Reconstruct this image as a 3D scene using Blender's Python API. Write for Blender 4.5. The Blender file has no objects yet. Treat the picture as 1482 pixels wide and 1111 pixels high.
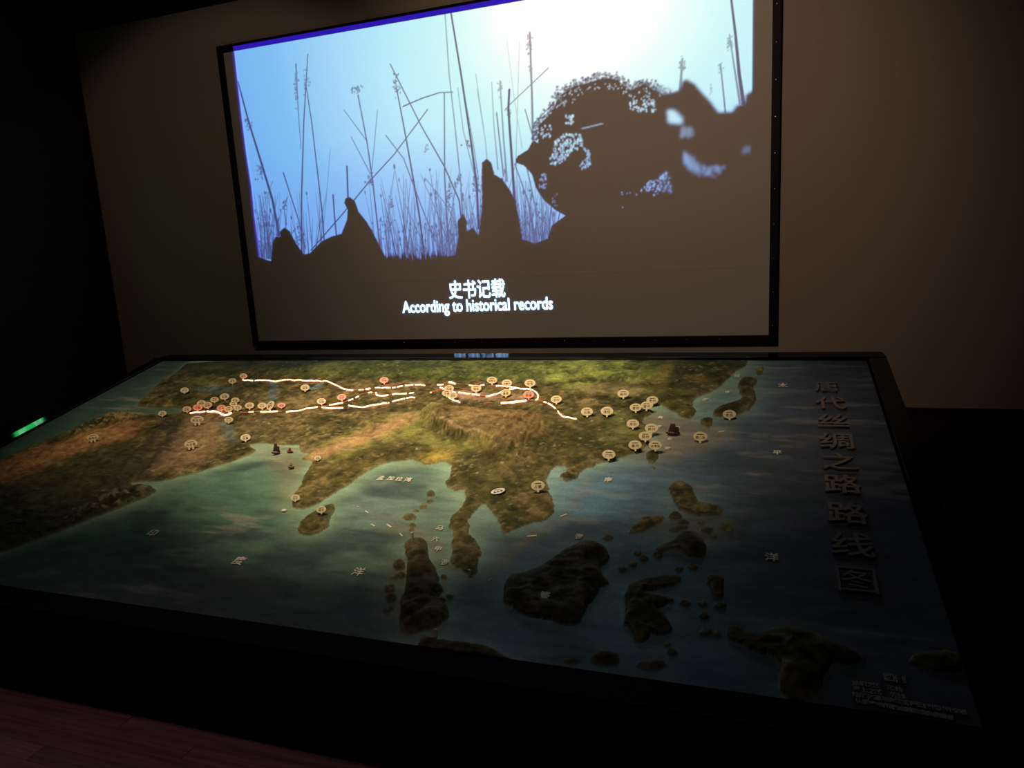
import bpy, bmesh, math, random
import numpy as np
from mathutils import Vector, Matrix

random.seed(7)
RNG = np.random.default_rng(11)
SC = bpy.context.scene
COL = SC.collection

# ------------------------------------------------------------------ camera
FPX, YAW, PITCH, ROLL, EYE = 1033.76, -.3414, .1889, -.0561, 1.6
def _axes():
    cy, sy = math.cos(YAW), math.sin(YAW)
    cp, sp = math.cos(PITCH), math.sin(PITCH)
    cr, sr = math.cos(ROLL), math.sin(ROLL)
    f = np.array([sy*cp, cy*cp, -sp]); r = np.array([cy, -sy, 0.]); u = np.cross(r, f)
    return cr*r+sr*u, -sr*r+cr*u, f
CR, CU, CF = _axes()
EYEP = np.array([0, 0, EYE])
cam_data = bpy.data.cameras.new('camera')
cam = bpy.data.objects.new('camera', cam_data); COL.objects.link(cam)
cam_data.sensor_width = 36; cam_data.sensor_fit = 'HORIZONTAL'
cam_data.lens = FPX/1482*36
cam_data.clip_start = .02
cam.matrix_world = Matrix(((CR[0], CU[0], -CF[0], 0), (CR[1], CU[1], -CF[1], 0), (CR[2], CU[2], -CF[2], EYE), (0, 0, 0, 1)))
SC.camera = cam

# ------------------------------------------------------------------ world, light, exposure
wd = bpy.data.worlds.new('world'); SC.world = wd; wd.use_nodes = True
wd.node_tree.nodes['Background'].inputs[0].default_value = (.55, .5, .6, 1)
wd.node_tree.nodes['Background'].inputs[1].default_value = .004
SC.view_settings.view_transform = 'Standard'
SC.view_settings.look = 'None'
SC.view_settings.exposure = 0
SC.view_settings.gamma = 1
SC.view_settings.use_curve_mapping = False

def spot(name, loc, aim, power, color, angle, blend, radius=.06):
    d = bpy.data.lights.new(name, 'SPOT'); d.energy = power; d.color = color
    d.spot_size = math.radians(angle); d.spot_blend = blend; d.shadow_soft_size = radius
    o = bpy.data.objects.new(name, d); COL.objects.link(o); o.location = loc
    o.rotation_euler = (Vector(aim)-Vector(loc)).to_track_quat('-Z', 'Y').to_euler()
    return o
WARM = (1, .78, .47)
spot('map_spotlight', (-2.0, 1.9, 4.25), (-1.82, 3.66, .64), 740, WARM, 46, 1.0)
spot('map_spotlight', (-3.3, 2.0, 4.25), (-3.3, 3.85, .7), 250, WARM, 46, 1.0)
spot('map_spotlight', (-.7, 1.9, 4.25), (-.55, 3.8, .67), 165, WARM, 38, 1.0)
spot('map_fill_light', (-1.6, 2.3, 4.3), (-1.6, 3.2, .5), 20, (.95, .88, .80), 92, .9, .25)  # added ambient fill with no fixture, lifts the dark parts of the map
spot('wall_wash_light', (-1.2, 3.0, 4.2), (-1.3, 7.0, 2.4), 118, (1, .65, .43), 88, .75)
spot('wall_wash_light', (-4.6, 3.4, 4.2), (-5.6, 7.0, 1.6), 24, (1, .66, .45), 84, .35)
spot('floor_fill_light', (-2.6, -1.2, 4.2), (-2.0, 1.1, 0), 72, (1, .56, .62), 36, 1.0)  # added lamp, stands in for stray light on the floor at left

# ------------------------------------------------------------------ measured places
D = 7.02                                    # back wall
SL, SR, SB, ST = -5.723, .136, .599, 3.953  # outer edges of the screen frame
XL, XR, ZC, YN = -7.80, 4.6, 4.387, -3.0    # room
TILT, YF, ZF, LEN = .2313, 2.0134, .261, 2.5562
MXL, MXR, RIMW, YFL = -4.6036, .5744, .106, 1.7263
WID = MXR-MXL
TC, TS = math.cos(TILT), math.sin(TILT)
TN = np.array([0, -TS, TC])
TO = np.array([MXL, YF, ZF])

def ray(px, py):
    d = CF + CR*(px-741)/FPX - CU*(py-555.5)/FPX
    return d
def on_map(px, py, n=0.):
    """photo point -> (u, v) on the relief's plane (raised by n)"""
    d = ray(px, py); t = ((TO+TN*n-EYEP) @ TN)/(d @ TN); p = EYEP+d*t-TO
    return p[0], p[1]*TC+p[2]*TS
def on_wall(px, py, off=0.):
    d = ray(px, py); t = (D-off)/d[1]; p = EYEP+d*t
    return p[0], p[2]
def M(u, v, n=0.):
    """relief plane -> world"""
    return np.array([MXL+u, YF+v*TC-n*TS, ZF+v*TS+n*TC])

# ------------------------------------------------------------------ materials
def mat(name, color, rough=.6, spec=.3, metal=0., emit=None, strength=0., noise=None, bump=0., bscale=60., coat=0.):
    m = bpy.data.materials.new(name); m.use_nodes = True
    nt = m.node_tree; b = nt.nodes['Principled BSDF']
    b.inputs['Base Color'].default_value = (*color, 1)
    b.inputs['Roughness'].default_value = rough
    b.inputs['Specular IOR Level'].default_value = spec
    b.inputs['Metallic'].default_value = metal
    b.inputs['Coat Weight'].default_value = coat
    if emit:
        b.inputs['Emission Color'].default_value = (*emit, 1)
        b.inputs['Emission Strength'].default_value = strength
    if noise or bump:
        tc = nt.nodes.new('ShaderNodeTexCoord')
        n = nt.nodes.new('ShaderNodeTexNoise'); n.inputs['Scale'].default_value = bscale
        n.inputs['Detail'].default_value = 4
        nt.links.new(tc.outputs['Object'], n.inputs['Vector'])
        if noise:
            r = nt.nodes.new('ShaderNodeValToRGB')
            r.color_ramp.elements[0].position = .3; r.color_ramp.elements[1].position = .7
            r.color_ramp.elements[0].color = (*color, 1); r.color_ramp.elements[1].color = (*noise, 1)
            nt.links.new(n.outputs['Fac'], r.inputs['Fac'])
            nt.links.new(r.outputs['Color'], b.inputs['Base Color'])
        if bump:
            bp = nt.nodes.new('ShaderNodeBump'); bp.inputs['Strength'].default_value = bump
            bp.inputs['Distance'].default_value = .01
            nt.links.new(n.outputs['Fac'], bp.inputs['Height'])
            nt.links.new(bp.outputs['Normal'], b.inputs['Normal'])
    return m

def attr_mat(name, rough, spec, emissive=False, bump=0., bscale=120., grain=0.):
    m = bpy.data.materials.new(name); m.use_nodes = True
    nt = m.node_tree; b = nt.nodes['Principled BSDF']
    a = nt.nodes.new('ShaderNodeAttribute'); a.attribute_name = 'paint'
    b.inputs['Roughness'].default_value = rough
    b.inputs['Specular IOR Level'].default_value = spec
    if emissive:
        b.inputs['Base Color'].default_value = (.66, .65, .64, 1)
        nt.links.new(a.outputs['Color'], b.inputs['Emission Color'])
        b.inputs['Emission Strength'].default_value = 1
        m.cycles.emission_sampling = 'NONE'
    else:
        tcg = nt.nodes.new('ShaderNodeTexCoord'); ng = nt.nodes.new('ShaderNodeTexNoise'); ng.inputs['Scale'].default_value = 85; ng.inputs['Detail'].default_value = 3
        rg = nt.nodes.new('ShaderNodeMapRange'); rg.inputs['From Min'].default_value = .3; rg.inputs['From Max'].default_value = .7
        rg.inputs['To Min'].default_value = 1-grain; rg.inputs['To Max'].default_value = 1+grain
        hv = nt.nodes.new('ShaderNodeHueSaturation')
        nt.links.new(tcg.outputs['Object'], ng.inputs['Vector']); nt.links.new(ng.outputs['Fac'], rg.inputs['Value'])
        nt.links.new(rg.outputs['Result'], hv.inputs['Value']); nt.links.new(a.outputs['Color'], hv.inputs['Color'])
        nt.links.new(hv.outputs['Color'], b.inputs['Base Color'])
    if bump:
        tc = nt.nodes.new('ShaderNodeTexCoord')
        n = nt.nodes.new('ShaderNodeTexNoise'); n.inputs['Scale'].default_value = bscale; n.inputs['Detail'].default_value = 5
        bp = nt.nodes.new('ShaderNodeBump'); bp.inputs['Strength'].default_value = bump; bp.inputs['Distance'].default_value = .004
        nt.links.new(tc.outputs['Object'], n.inputs['Vector'])
        nt.links.new(n.outputs['Fac'], bp.inputs['Height']); nt.links.new(bp.outputs['Normal'], b.inputs['Normal'])
    return m

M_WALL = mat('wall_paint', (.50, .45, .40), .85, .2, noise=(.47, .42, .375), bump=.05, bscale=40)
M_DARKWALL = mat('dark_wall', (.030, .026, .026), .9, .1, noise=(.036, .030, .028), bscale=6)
M_CEIL = mat('black_ceiling', (.012, .012, .014), .95, .05, noise=(.016, .015, .016), bscale=5)
M_SCREEN = mat('screen_cloth', (.66, .65, .64), .9, .1, noise=(.64, .63, .62), bscale=90)
M_FRAME = mat('black_frame', (.006, .006, .007), .55, .25, noise=(.008, .008, .009), bscale=30)
M_STUD = mat('steel_stud', (.35, .34, .34), .3, .5, .9, noise=(.3, .3, .3), bscale=200)
def lacquer():
    m = bpy.data.materials.new('black_satin_lacquer'); m.use_nodes = True
    nt = m.node_tree; nt.nodes.clear()
    o = nt.nodes.new('ShaderNodeOutputMaterial'); a = nt.nodes.new('ShaderNodeAddShader')
    d = nt.nodes.new('ShaderNodeBsdfDiffuse'); d.inputs['Color'].default_value = (.004, .004, .005, 1)
    g = nt.nodes.new('ShaderNodeBsdfGlossy'); g.inputs['Roughness'].default_value = .07
    n = nt.nodes.new('ShaderNodeTexNoise'); n.inputs['Scale'].default_value = 30
    r = nt.nodes.new('ShaderNodeValToRGB'); r.color_ramp.elements[0].color = (.078, .084, .098, 1); r.color_ramp.elements[1].color = (.092, .098, .112, 1)
    nt.links.new(n.outputs['Fac'], r.inputs['Fac']); nt.links.new(r.outputs['Color'], g.inputs['Color'])
    nt.links.new(d.outputs[0], a.inputs[0]); nt.links.new(g.outputs[0], a.inputs[1]); nt.links.new(a.outputs[0], o.inputs['Surface'])
    return m
M_RIM = lacquer()
M_BODY = mat('black_panel', (.004, .004, .004), .8, .1, noise=(.005, .005, .005), bscale=8)
M_LED = mat('route_led', (.8, .4, .3), .4, .3, emit=(1, .36, .20), strength=5.5, noise=(.75, .4, .3))
M_LEDDIM = mat('route_led_dim', (.5, .12, .06), .4, .3, emit=(1, .30, .12), strength=.26, noise=(.45, .1, .05))
M_CREAM = mat('cream_plaque', (.92, .79, .53), .5, .3, noise=(.87, .74, .49), bscale=80)
M_REDLIT = mat('red_lit_plaque', (.80, .46, .36), .5, .3, emit=(1, .16, .08), strength=.22, noise=(.76, .42, .32), bscale=80)  # plaque lit by a red LED: the glow put into colour and emission
M_WHITE = mat('white_plaque', (.86, .85, .82), .45, .3, noise=(.82, .81, .78), bscale=80)
M_INK = mat('brown_ink', (.10, .055, .02), .6, .2, noise=(.13, .07, .03), bscale=300)
M_INKR = mat('red_ink', (.40, .03, .02), .6, .2, noise=(.34, .03, .02), bscale=300)
M_LETTER = mat('cream_lettering', (.90, .86, .76), .5, .3, noise=(.86, .82, .72), bscale=200)
M_LEGEND = mat('grey_lettering', (.42, .41, .39), .6, .2, noise=(.38, .37, .35), bscale=200)
M_TITLE = mat('bronze_lettering', (.20, .155, .14), .6, .3, noise=(.17, .13, .12), bscale=40)
M_SUB = mat('subtitle_light', (.74, .74, .74), .8, .1, emit=(.37, .66, 1.0), strength=5)
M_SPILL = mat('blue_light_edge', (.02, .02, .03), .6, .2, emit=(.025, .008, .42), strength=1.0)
M_HULL = mat('ship_wood', (.10, .04, .02), .6, .3, noise=(.06, .025, .015), bscale=90)
M_SAIL = mat('ship_sail', (.10, .05, .055), .8, .1, noise=(.075, .04, .045), bscale=90)
M_SAILW = mat('ship_pale_sail', (.62, .48, .25), .8, .1, noise=(.55, .42, .22), bscale=90)
M_REDHULL = mat('ship_red', (.34, .05, .03), .6, .3, noise=(.28, .04, .03), bscale=90)
M_EXIT = mat('exit_green', (.02, .4, .1), .4, .3, emit=(.02, 1, .16), strength=5)
M_EXITW = mat('exit_white', (.8, .9, .8), .4, .3, emit=(.6, 1, .7), strength=6)
M_HOUSING = mat('grey_housing', (.3, .3, .3), .5, .3, noise=(.28, .28, .28), bscale=60)
M_LAND = attr_mat('land_paint', .75, .2, bump=.55, bscale=48, grain=.22)
M_SEA = attr_mat('sea_paint', .55, .22, bump=.15, bscale=50, grain=.12)
M_PICT = attr_mat('projected_picture', .9, .1, True)

def wood_mat():
    m = bpy.data.materials.new('red_wood'); m.use_nodes = True
    nt = m.node_tree; b = nt.nodes['Principled BSDF']
    tc = nt.nodes.new('ShaderNodeTexCoord'); mp = nt.nodes.new('ShaderNodeMapping')
    mp.inputs['Scale'].default_value = (1.2, 26, 26)
    oi = nt.nodes.new('ShaderNodeObjectInfo')
    n = nt.nodes.new('ShaderNodeTexNoise'); n.inputs['Scale'].default_value = 2.4; n.inputs['Detail'].default_value = 6
    n.noise_dimensions = '4D'
    ml = nt.nodes.new('ShaderNodeMath'); ml.operation = 'MULTIPLY'; ml.inputs[1].default_value = 40
    nt.links.new(oi.outputs['Random'], ml.inputs[0]); nt.links.new(ml.outputs[0], n.inputs['W'])
    r = nt.nodes.new('ShaderNodeValToRGB')
    r.color_ramp.elements[0].position = .3; r.color_ramp.elements[1].position = .72
    r.color_ramp.elements[0].color = (.115, .050, .052, 1); r.color_ramp.elements[1].color = (.27, .135, .135, 1)
    hs = nt.nodes.new('ShaderNodeHueSaturation')
    ad = nt.nodes.new('ShaderNodeMath'); ad.operation = 'MULTIPLY_ADD'; ad.inputs[1].default_value = .35; ad.inputs[2].default_value = .82
    nt.links.new(oi.outputs['Random'], ad.inputs[0]); nt.links.new(ad.outputs[0], hs.inputs['Value'])
    nt.links.new(tc.outputs['Object'], mp.inputs['Vector']); nt.links.new(mp.outputs['Vector'], n.inputs['Vector'])
    nt.links.new(n.outputs['Fac'], r.inputs['Fac']); nt.links.new(r.outputs['Color'], hs.inputs['Color'])
    nt.links.new(hs.outputs['Color'], b.inputs['Base Color'])
    b.inputs['Roughness'].default_value = .6
    b.inputs['Specular IOR Level'].default_value = .15
    return m
M_WOOD = wood_mat()

# ------------------------------------------------------------------ object helpers
def empty(name, loc, label, cat, group=None, rot=(0, 0, 0)):
    o = bpy.data.objects.new(name, None); COL.objects.link(o)
    o.location = loc; o.rotation_euler = rot; o.empty_display_size = .05
    o['label'] = label; o['category'] = cat
    if group: o['group'] = group
    return o
def link(name, me, m, parent=None, loc=(0, 0, 0), kind=None, label=None):
    o = bpy.data.objects.new(name, me); COL.objects.link(o)
    if m is not None and not me.materials: me.materials.append(m)
    o.location = loc
    if parent: o.parent = parent
    if kind: o['kind'] = kind
    if label: o['label'] = label
    return o
def pydata(name, vs, fs, smooth=False):
    me = bpy.data.meshes.new(name); me.from_pydata([tuple(v) for v in vs], [], [tuple(f) for f in fs]); me.update()
    if smooth: me.shade_smooth()
    return me
def box_me(name, x0, x1, y0, y1, z0, z1, bevel=0.):
    bm = bmesh.new()
    bmesh.ops.create_cube(bm, size=1)
    for v in bm.verts:
        v.co = ((x0+x1)/2+v.co.x*(x1-x0), (y0+y1)/2+v.co.y*(y1-y0), (z0+z1)/2+v.co.z*(z1-z0))
    if bevel:
        bmesh.ops.bevel(bm, geom=list(bm.edges), offset=bevel, segments=2, affect='EDGES', profile=.6)
    me = bpy.data.meshes.new(name); bm.to_mesh(me); bm.free()
    return me
def hexa_me(name, pts, bevel=0.):
    """eight world points: four of the bottom ring, then four of the top ring"""
    bm = bmesh.new(); v = [bm.verts.new(p) for p in pts]
    for f in ((3, 2, 1, 0), (4, 5, 6, 7), (0, 1, 5, 4), (1, 2, 6, 5), (2, 3, 7, 6), (3, 0, 4, 7)): bm.faces.new([v[i] for i in f])
    if bevel: bmesh.ops.bevel(bm, geom=list(bm.edges), offset=bevel, segments=2, affect='EDGES', profile=.6)
    bmesh.ops.recalc_face_normals(bm, faces=list(bm.faces))
    me = bpy.data.meshes.new(name); bm.to_mesh(me); bm.free()
    return me
_glyphs = {}
def text_me(s, size=1., extrude=0., offset=0., res=2, shear=0., key=None):
    k = (s, size, extrude, offset, res, shear, key)
    if k in _glyphs: return _glyphs[k]
    c = bpy.data.curves.new('lettering', 'FONT'); c.body = s; c.size = size; c.extrude = extrude
    c.offset = offset; c.resolution_u = res; c.align_x = 'CENTER'; c.align_y = 'CENTER'; c.shear = shear
    o = bpy.data.objects.new('lettering', c); COL.objects.link(o)
    dg = bpy.context.evaluated_depsgraph_get()
    me = bpy.data.meshes.new_from_object(o.evaluated_get(dg)); me.name = 'lettering'
    me.materials.clear()
    bpy.data.objects.remove(o); bpy.data.curves.remove(c)
    a = np.empty(len(me.vertices)*3, np.float32); me.vertices.foreach_get('co', a); a = a.reshape(-1, 3)
    if len(a):
        a[:, :2] -= (a[:, :2].max(0)+a[:, :2].min(0))/2
        me.vertices.foreach_set('co', a.ravel()); me.update()
    _glyphs[k] = me
    return me
def grid_faces(ny, nx):
    i = np.arange(ny*nx).reshape(ny, nx)
    return np.stack([i[:-1, :-1], i[:-1, 1:], i[1:, 1:], i[1:, :-1]], -1).reshape(-1, 4)
def mesh_np(name, co, quads, colors=None, smooth=True):
    me = bpy.data.meshes.new(name)
    me.vertices.add(len(co)); me.vertices.foreach_set('co', co.astype(np.float32).ravel())
    n = len(quads)
    me.loops.add(n*4); me.polygons.add(n)
    me.loops.foreach_set('vertex_index', quads.astype(np.int32).ravel())
    me.polygons.foreach_set('loop_start', np.arange(0, n*4, 4, dtype=np.int32))
    me.polygons.foreach_set('loop_total', np.full(n, 4, np.int32))
    if colors is not None:
        at = me.attributes.new('paint', 'FLOAT_COLOR', 'POINT')
        c4 = np.ones((len(co), 4), np.float32); c4[:, :3] = colors
        at.data.foreach_set('color', c4.ravel())
    me.update(calc_edges=True)
    if smooth: me.shade_smooth()
    return me

# ------------------------------------------------------------------ small raster kit
def lattice(ny, nx, cy, cx):
    """smooth random field, one lattice cell = (cy, cx) grid cells"""
    gy, gx = int(ny/cy)+3, int(nx/cx)+3
    g = RNG.random((gy, gx))
    y = np.arange(ny)/cy; x = np.arange(nx)/cx
    iy, ix = y.astype(int), x.astype(int); fy, fx = y-iy, x-ix
    fy = fy*fy*(3-2*fy); fx = fx*fx*(3-2*fx)
    a = g[iy][:, ix]*(1-fx)+g[iy][:, ix+1]*fx
    b = g[iy+1][:, ix]*(1-fx)+g[iy+1][:, ix+1]*fx
    return a*(1-fy)[:, None]+b*fy[:, None]
def fractal(ny, nx, cy, cx, octs=4, gain=.55):
    o = np.zeros((ny, nx)); w = 1; t = 0
    for k in range(octs):
        o += w*lattice(ny, nx, max(cy/2**k, 1.01), max(cx/2**k, 1.01)); t += w; w *= gain
    return o/t
def poly_mask(gx, gy, pts):
    """even-odd fill of a polygon on regular axes gx, gy"""
    out = np.zeros((len(gy), len(gx)), bool)
    p = np.asarray(pts, float)
    x0, x1 = np.searchsorted(gx, [p[:, 0].min(), p[:, 0].max()]); y0, y1 = np.searchsorted(gy, [p[:, 1].min(), p[:, 1].max()])
    if x1 <= x0 or y1 <= y0: return out
    X = gx[x0:x1]; q = np.roll(p, -1, 0)
    for j in range(y0, y1):
        y = gy[j]; c = (p[:, 1] > y) != (q[:, 1] > y)
        if not c.any(): continue
        xs = np.sort(p[c, 0]+(y-p[c, 1])*(q[c, 0]-p[c, 0])/(q[c, 1]-p[c, 1]))
        out[j, x0:x1] = np.searchsorted(xs, X) % 2 == 1
    return out
def blur(a, ry, rx=None, times=2):
    rx = ry if rx is None else rx
    a = a.astype(np.float64)
    for _ in range(times):
        for ax, r in ((0, int(ry)), (1, int(rx))):
            if r < 1: continue
            pw = [(0, 0), (0, 0)]; pw[ax] = (r+1, r)
            c = np.cumsum(np.pad(a, pw, mode='edge'), ax)
            a = (np.take(c, range(2*r+1, c.shape[ax]), ax)-np.take(c, range(0, c.shape[ax]-2*r-1), ax))/(2*r+1)
    return a
def smooth_closed(pts, rough=0., n=2, seed=1):
    """Chaikin-rounded outline with a little coastline raggedness"""
    p = np.asarray(pts, float); rg = np.random.default_rng(seed)
    for _ in range(n):
        q = np.roll(p, -1, 0)
        p = np.stack([p*.75+q*.25, p*.25+q*.75], 1).reshape(-1, 2)
        if rough: p = p+rg.normal(0, rough, p.shape); rough *= .6
    return p

# ================================================================== ROOM
def wall(name, vs, m, kind='structure'):
    """wall slab from eight corners"""
    return link(name, hexa_me(name, vs), m, kind=kind)
def slab(name, x0, x1, y0, y1, z0, z1, m):
    return link(name, box_me(name, x0, x1, y0, y1, z0, z1), m, kind='structure')
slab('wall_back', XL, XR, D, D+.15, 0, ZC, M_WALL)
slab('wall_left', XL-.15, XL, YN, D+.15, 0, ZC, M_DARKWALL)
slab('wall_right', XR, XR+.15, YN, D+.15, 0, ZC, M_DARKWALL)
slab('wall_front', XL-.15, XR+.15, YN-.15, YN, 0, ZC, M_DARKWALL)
slab('ceiling', XL-.15, XR+.15, YN-.15, D+.15, ZC, ZC+.12, M_CEIL)
M_DARKFLOOR = mat('dark_floor', (.020, .012, .012), .95, .05, noise=(.026, .015, .015), bscale=120)  # plain dark red-brown floor wherever there are no planks
floor = slab('floor', XL-.15, XR+.15, YN-.15, D+.15, -.16, -.012, M_DARKFLOOR)
plank_me = box_me('floor_plank', -.599, .599, -.0355, .0355, -.012, 0, .0008)
plank_me.materials.append(M_WOOD)
row = 0; y = YFL-.030-.072*15
while y < YFL:
    x = -4.8+(row*5 % 7)*.17
    while x < .8:
        link('floor_plank', plank_me, None, floor, (x, y, 0))
        x += 1.2
    y += .072; row += 1

# ================================================================== PROJECTION SCREEN
FW = .072
scr = empty('projection_screen', ((SL+SR)/2, D-.03, SB), 'large black-framed projection screen on the back wall showing reeds and riders in silhouette', 'screen')
SX0, SZ0 = (SL+SR)/2, SB
def sl(x, z): return x-SX0, z-SZ0
def srect(name, x0, x1, z0, z1, y0, y1, m, bevel=0., label=None, parent=None):
    a, b = sl(x0, z0), sl(x1, z1)
    return link(name, box_me(name, a[0], b[0], y0, y1, a[1], b[1], bevel), m, parent or scr, label=label)
panel = srect('screen_cloth', SL+.03, SR-.03, SB+.03, ST-.03, .005, .025, M_SCREEN)
bars = [srect('frame_bar', SL, SL+FW, SB, ST, -.02, .028, M_FRAME, .004), srect('frame_bar', SR-FW, SR, SB, ST, -.02, .028, M_FRAME, .004),
        srect('frame_bar', SL+FW, SR-FW, SB, SB+FW, -.02, .028, M_FRAME, .004), srect('frame_bar', SL+FW, SR-FW, ST-FW, ST, -.02, .028, M_FRAME, .004)]
stud = bpy.data.meshes.new('stud'); bm = bmesh.new()
bmesh.ops.create_uvsphere(bm, u_segments=8, v_segments=6, radius=.008)
for v in bm.verts: v.co.y = v.co.y*.5
bm.to_mesh(stud); bm.free(); stud.materials.append(M_STUD)
for i in range(11):
    z = SB+.16+i*.305
    link('stud', stud, None, bars[1], (*sl(SR-FW/2, 0)[:1], -.021, z-SZ0))
for i in range(19):
    x = SL+.2+i*.303
    link('stud', stud, None, bars[2], (x-SX0, -.021, FW/2))
# the violet light spilling on the lower half of the top bar, where the projector overshoots the cloth
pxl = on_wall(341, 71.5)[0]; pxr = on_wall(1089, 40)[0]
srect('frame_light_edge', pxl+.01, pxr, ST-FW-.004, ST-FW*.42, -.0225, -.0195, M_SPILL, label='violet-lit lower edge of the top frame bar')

# ---- the picture thrown on the cloth (a flat picture, in the cloth's own metres)
PX0, PX1, PZ0, PZ1 = SL+FW-.01, SR-FW+.01, on_wall(700, 402)[1], ST-FW+.004
PN, PMn = 960, 470
gx = np.linspace(PX0, PX1, PN); gz = np.linspace(PZ0, PZ1, PMn)
dx = gx[1]-gx[0]; dz = gz[1]-gz[0]
def W(pts): return np.array([on_wall(a, b) for a, b in pts])
def srgb(*c):
    c = np.array(c)/255.
    return np.where(c <= .04045, c/12.92, ((c+.055)/1.055)**2.4)
GX, GZ = np.meshgrid(gx, gz)
sun = on_wall(835, -5)
r = np.hypot((GX-sun[0])/1.0, (GZ-sun[1])*1.15)
stops = [(0, (255, 255, 255)), (.62, (255, 255, 255)), (.95, (226, 250, 246)), (1.35, (194, 242, 244)), (2.0, (176, 230, 247)), (2.7, (152, 208, 246)), (3.4, (118, 186, 240)), (4.6, (98, 158, 236))]
rs = np.array([s[0] for s in stops]); cs = np.array([srgb(*s[1]) for s in stops])
sky = np.stack([np.interp(r, rs, cs[:, k]) for k in range(3)], -1)
low = np.clip((on_wall(600, 190)[1]-GZ)/1.3, 0, 1)[..., None]*np.clip((r-1.0)/1.0, 0, 1)[..., None]
sky = sky*(1-low)+srgb(112, 164, 240)*low*1.0
# reeds: coverage of thin strokes
reed = np.zeros((PMn, PN))
def stroke(pts, w0, w1, k=1.):
    p = W(pts)
    ws = np.linspace(w0, w1, len(p))*.0046
    for (a, b), (wa, wb) in zip(zip(p[:-1], p[1:]), zip(ws[:-1], ws[1:])):
        m = max(wa, wb)+dx*1.5
        i0, i1 = np.searchsorted(gx, [min(a[0], b[0])-m, max(a[0], b[0])+m]); j0, j1 = np.searchsorted(gz, [min(a[1], b[1])-m, max(a[1], b[1])+m])
        if i1 <= i0 or j1 <= j0: continue
        X, Z = GX[j0:j1, i0:i1], GZ[j0:j1, i0:i1]
        d = b-a; L2 = max(d@d, 1e-9); t = np.clip(((X-a[0])*d[0]+(Z-a[1])*d[1])/L2, 0, 1)
        dist = np.hypot(X-a[0]-t*d[0], Z-a[1]-t*d[1]); w = wa+(wb-wa)*t
        cov = np.clip((w-dist)/dx+.5, 0, 1)*np.minimum(1, w*2/dx)*k
        reed[j0:j1, i0:i1] = np.maximum(reed[j0:j1, i0:i1], cov)
def dab(px, py, rx, ry, k=1., tgt=None):
    tgt = reed if tgt is None else tgt
    c = on_wall(px, py); s = .0062
    rx, ry = rx*s, ry*s
    i0, i1 = np.searchsorted(gx, [c[0]-rx-dx, c[0]+rx+dx]); j0, j1 = np.searchsorted(gz, [c[1]-ry-dz, c[1]+ry+dz])
    if i1 <= i0 or j1 <= j0: return
    d = np.hypot((GX[j0:j1, i0:i1]-c[0])/rx, (GZ[j0:j1, i0:i1]-c[1])/ry)
    cov = np.clip((1-d)*min(rx, ry)/dx+.5, 0, 1)*k
    tgt[j0:j1, i0:i1] = np.maximum(tgt[j0:j1, i0:i1], cov)
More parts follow.
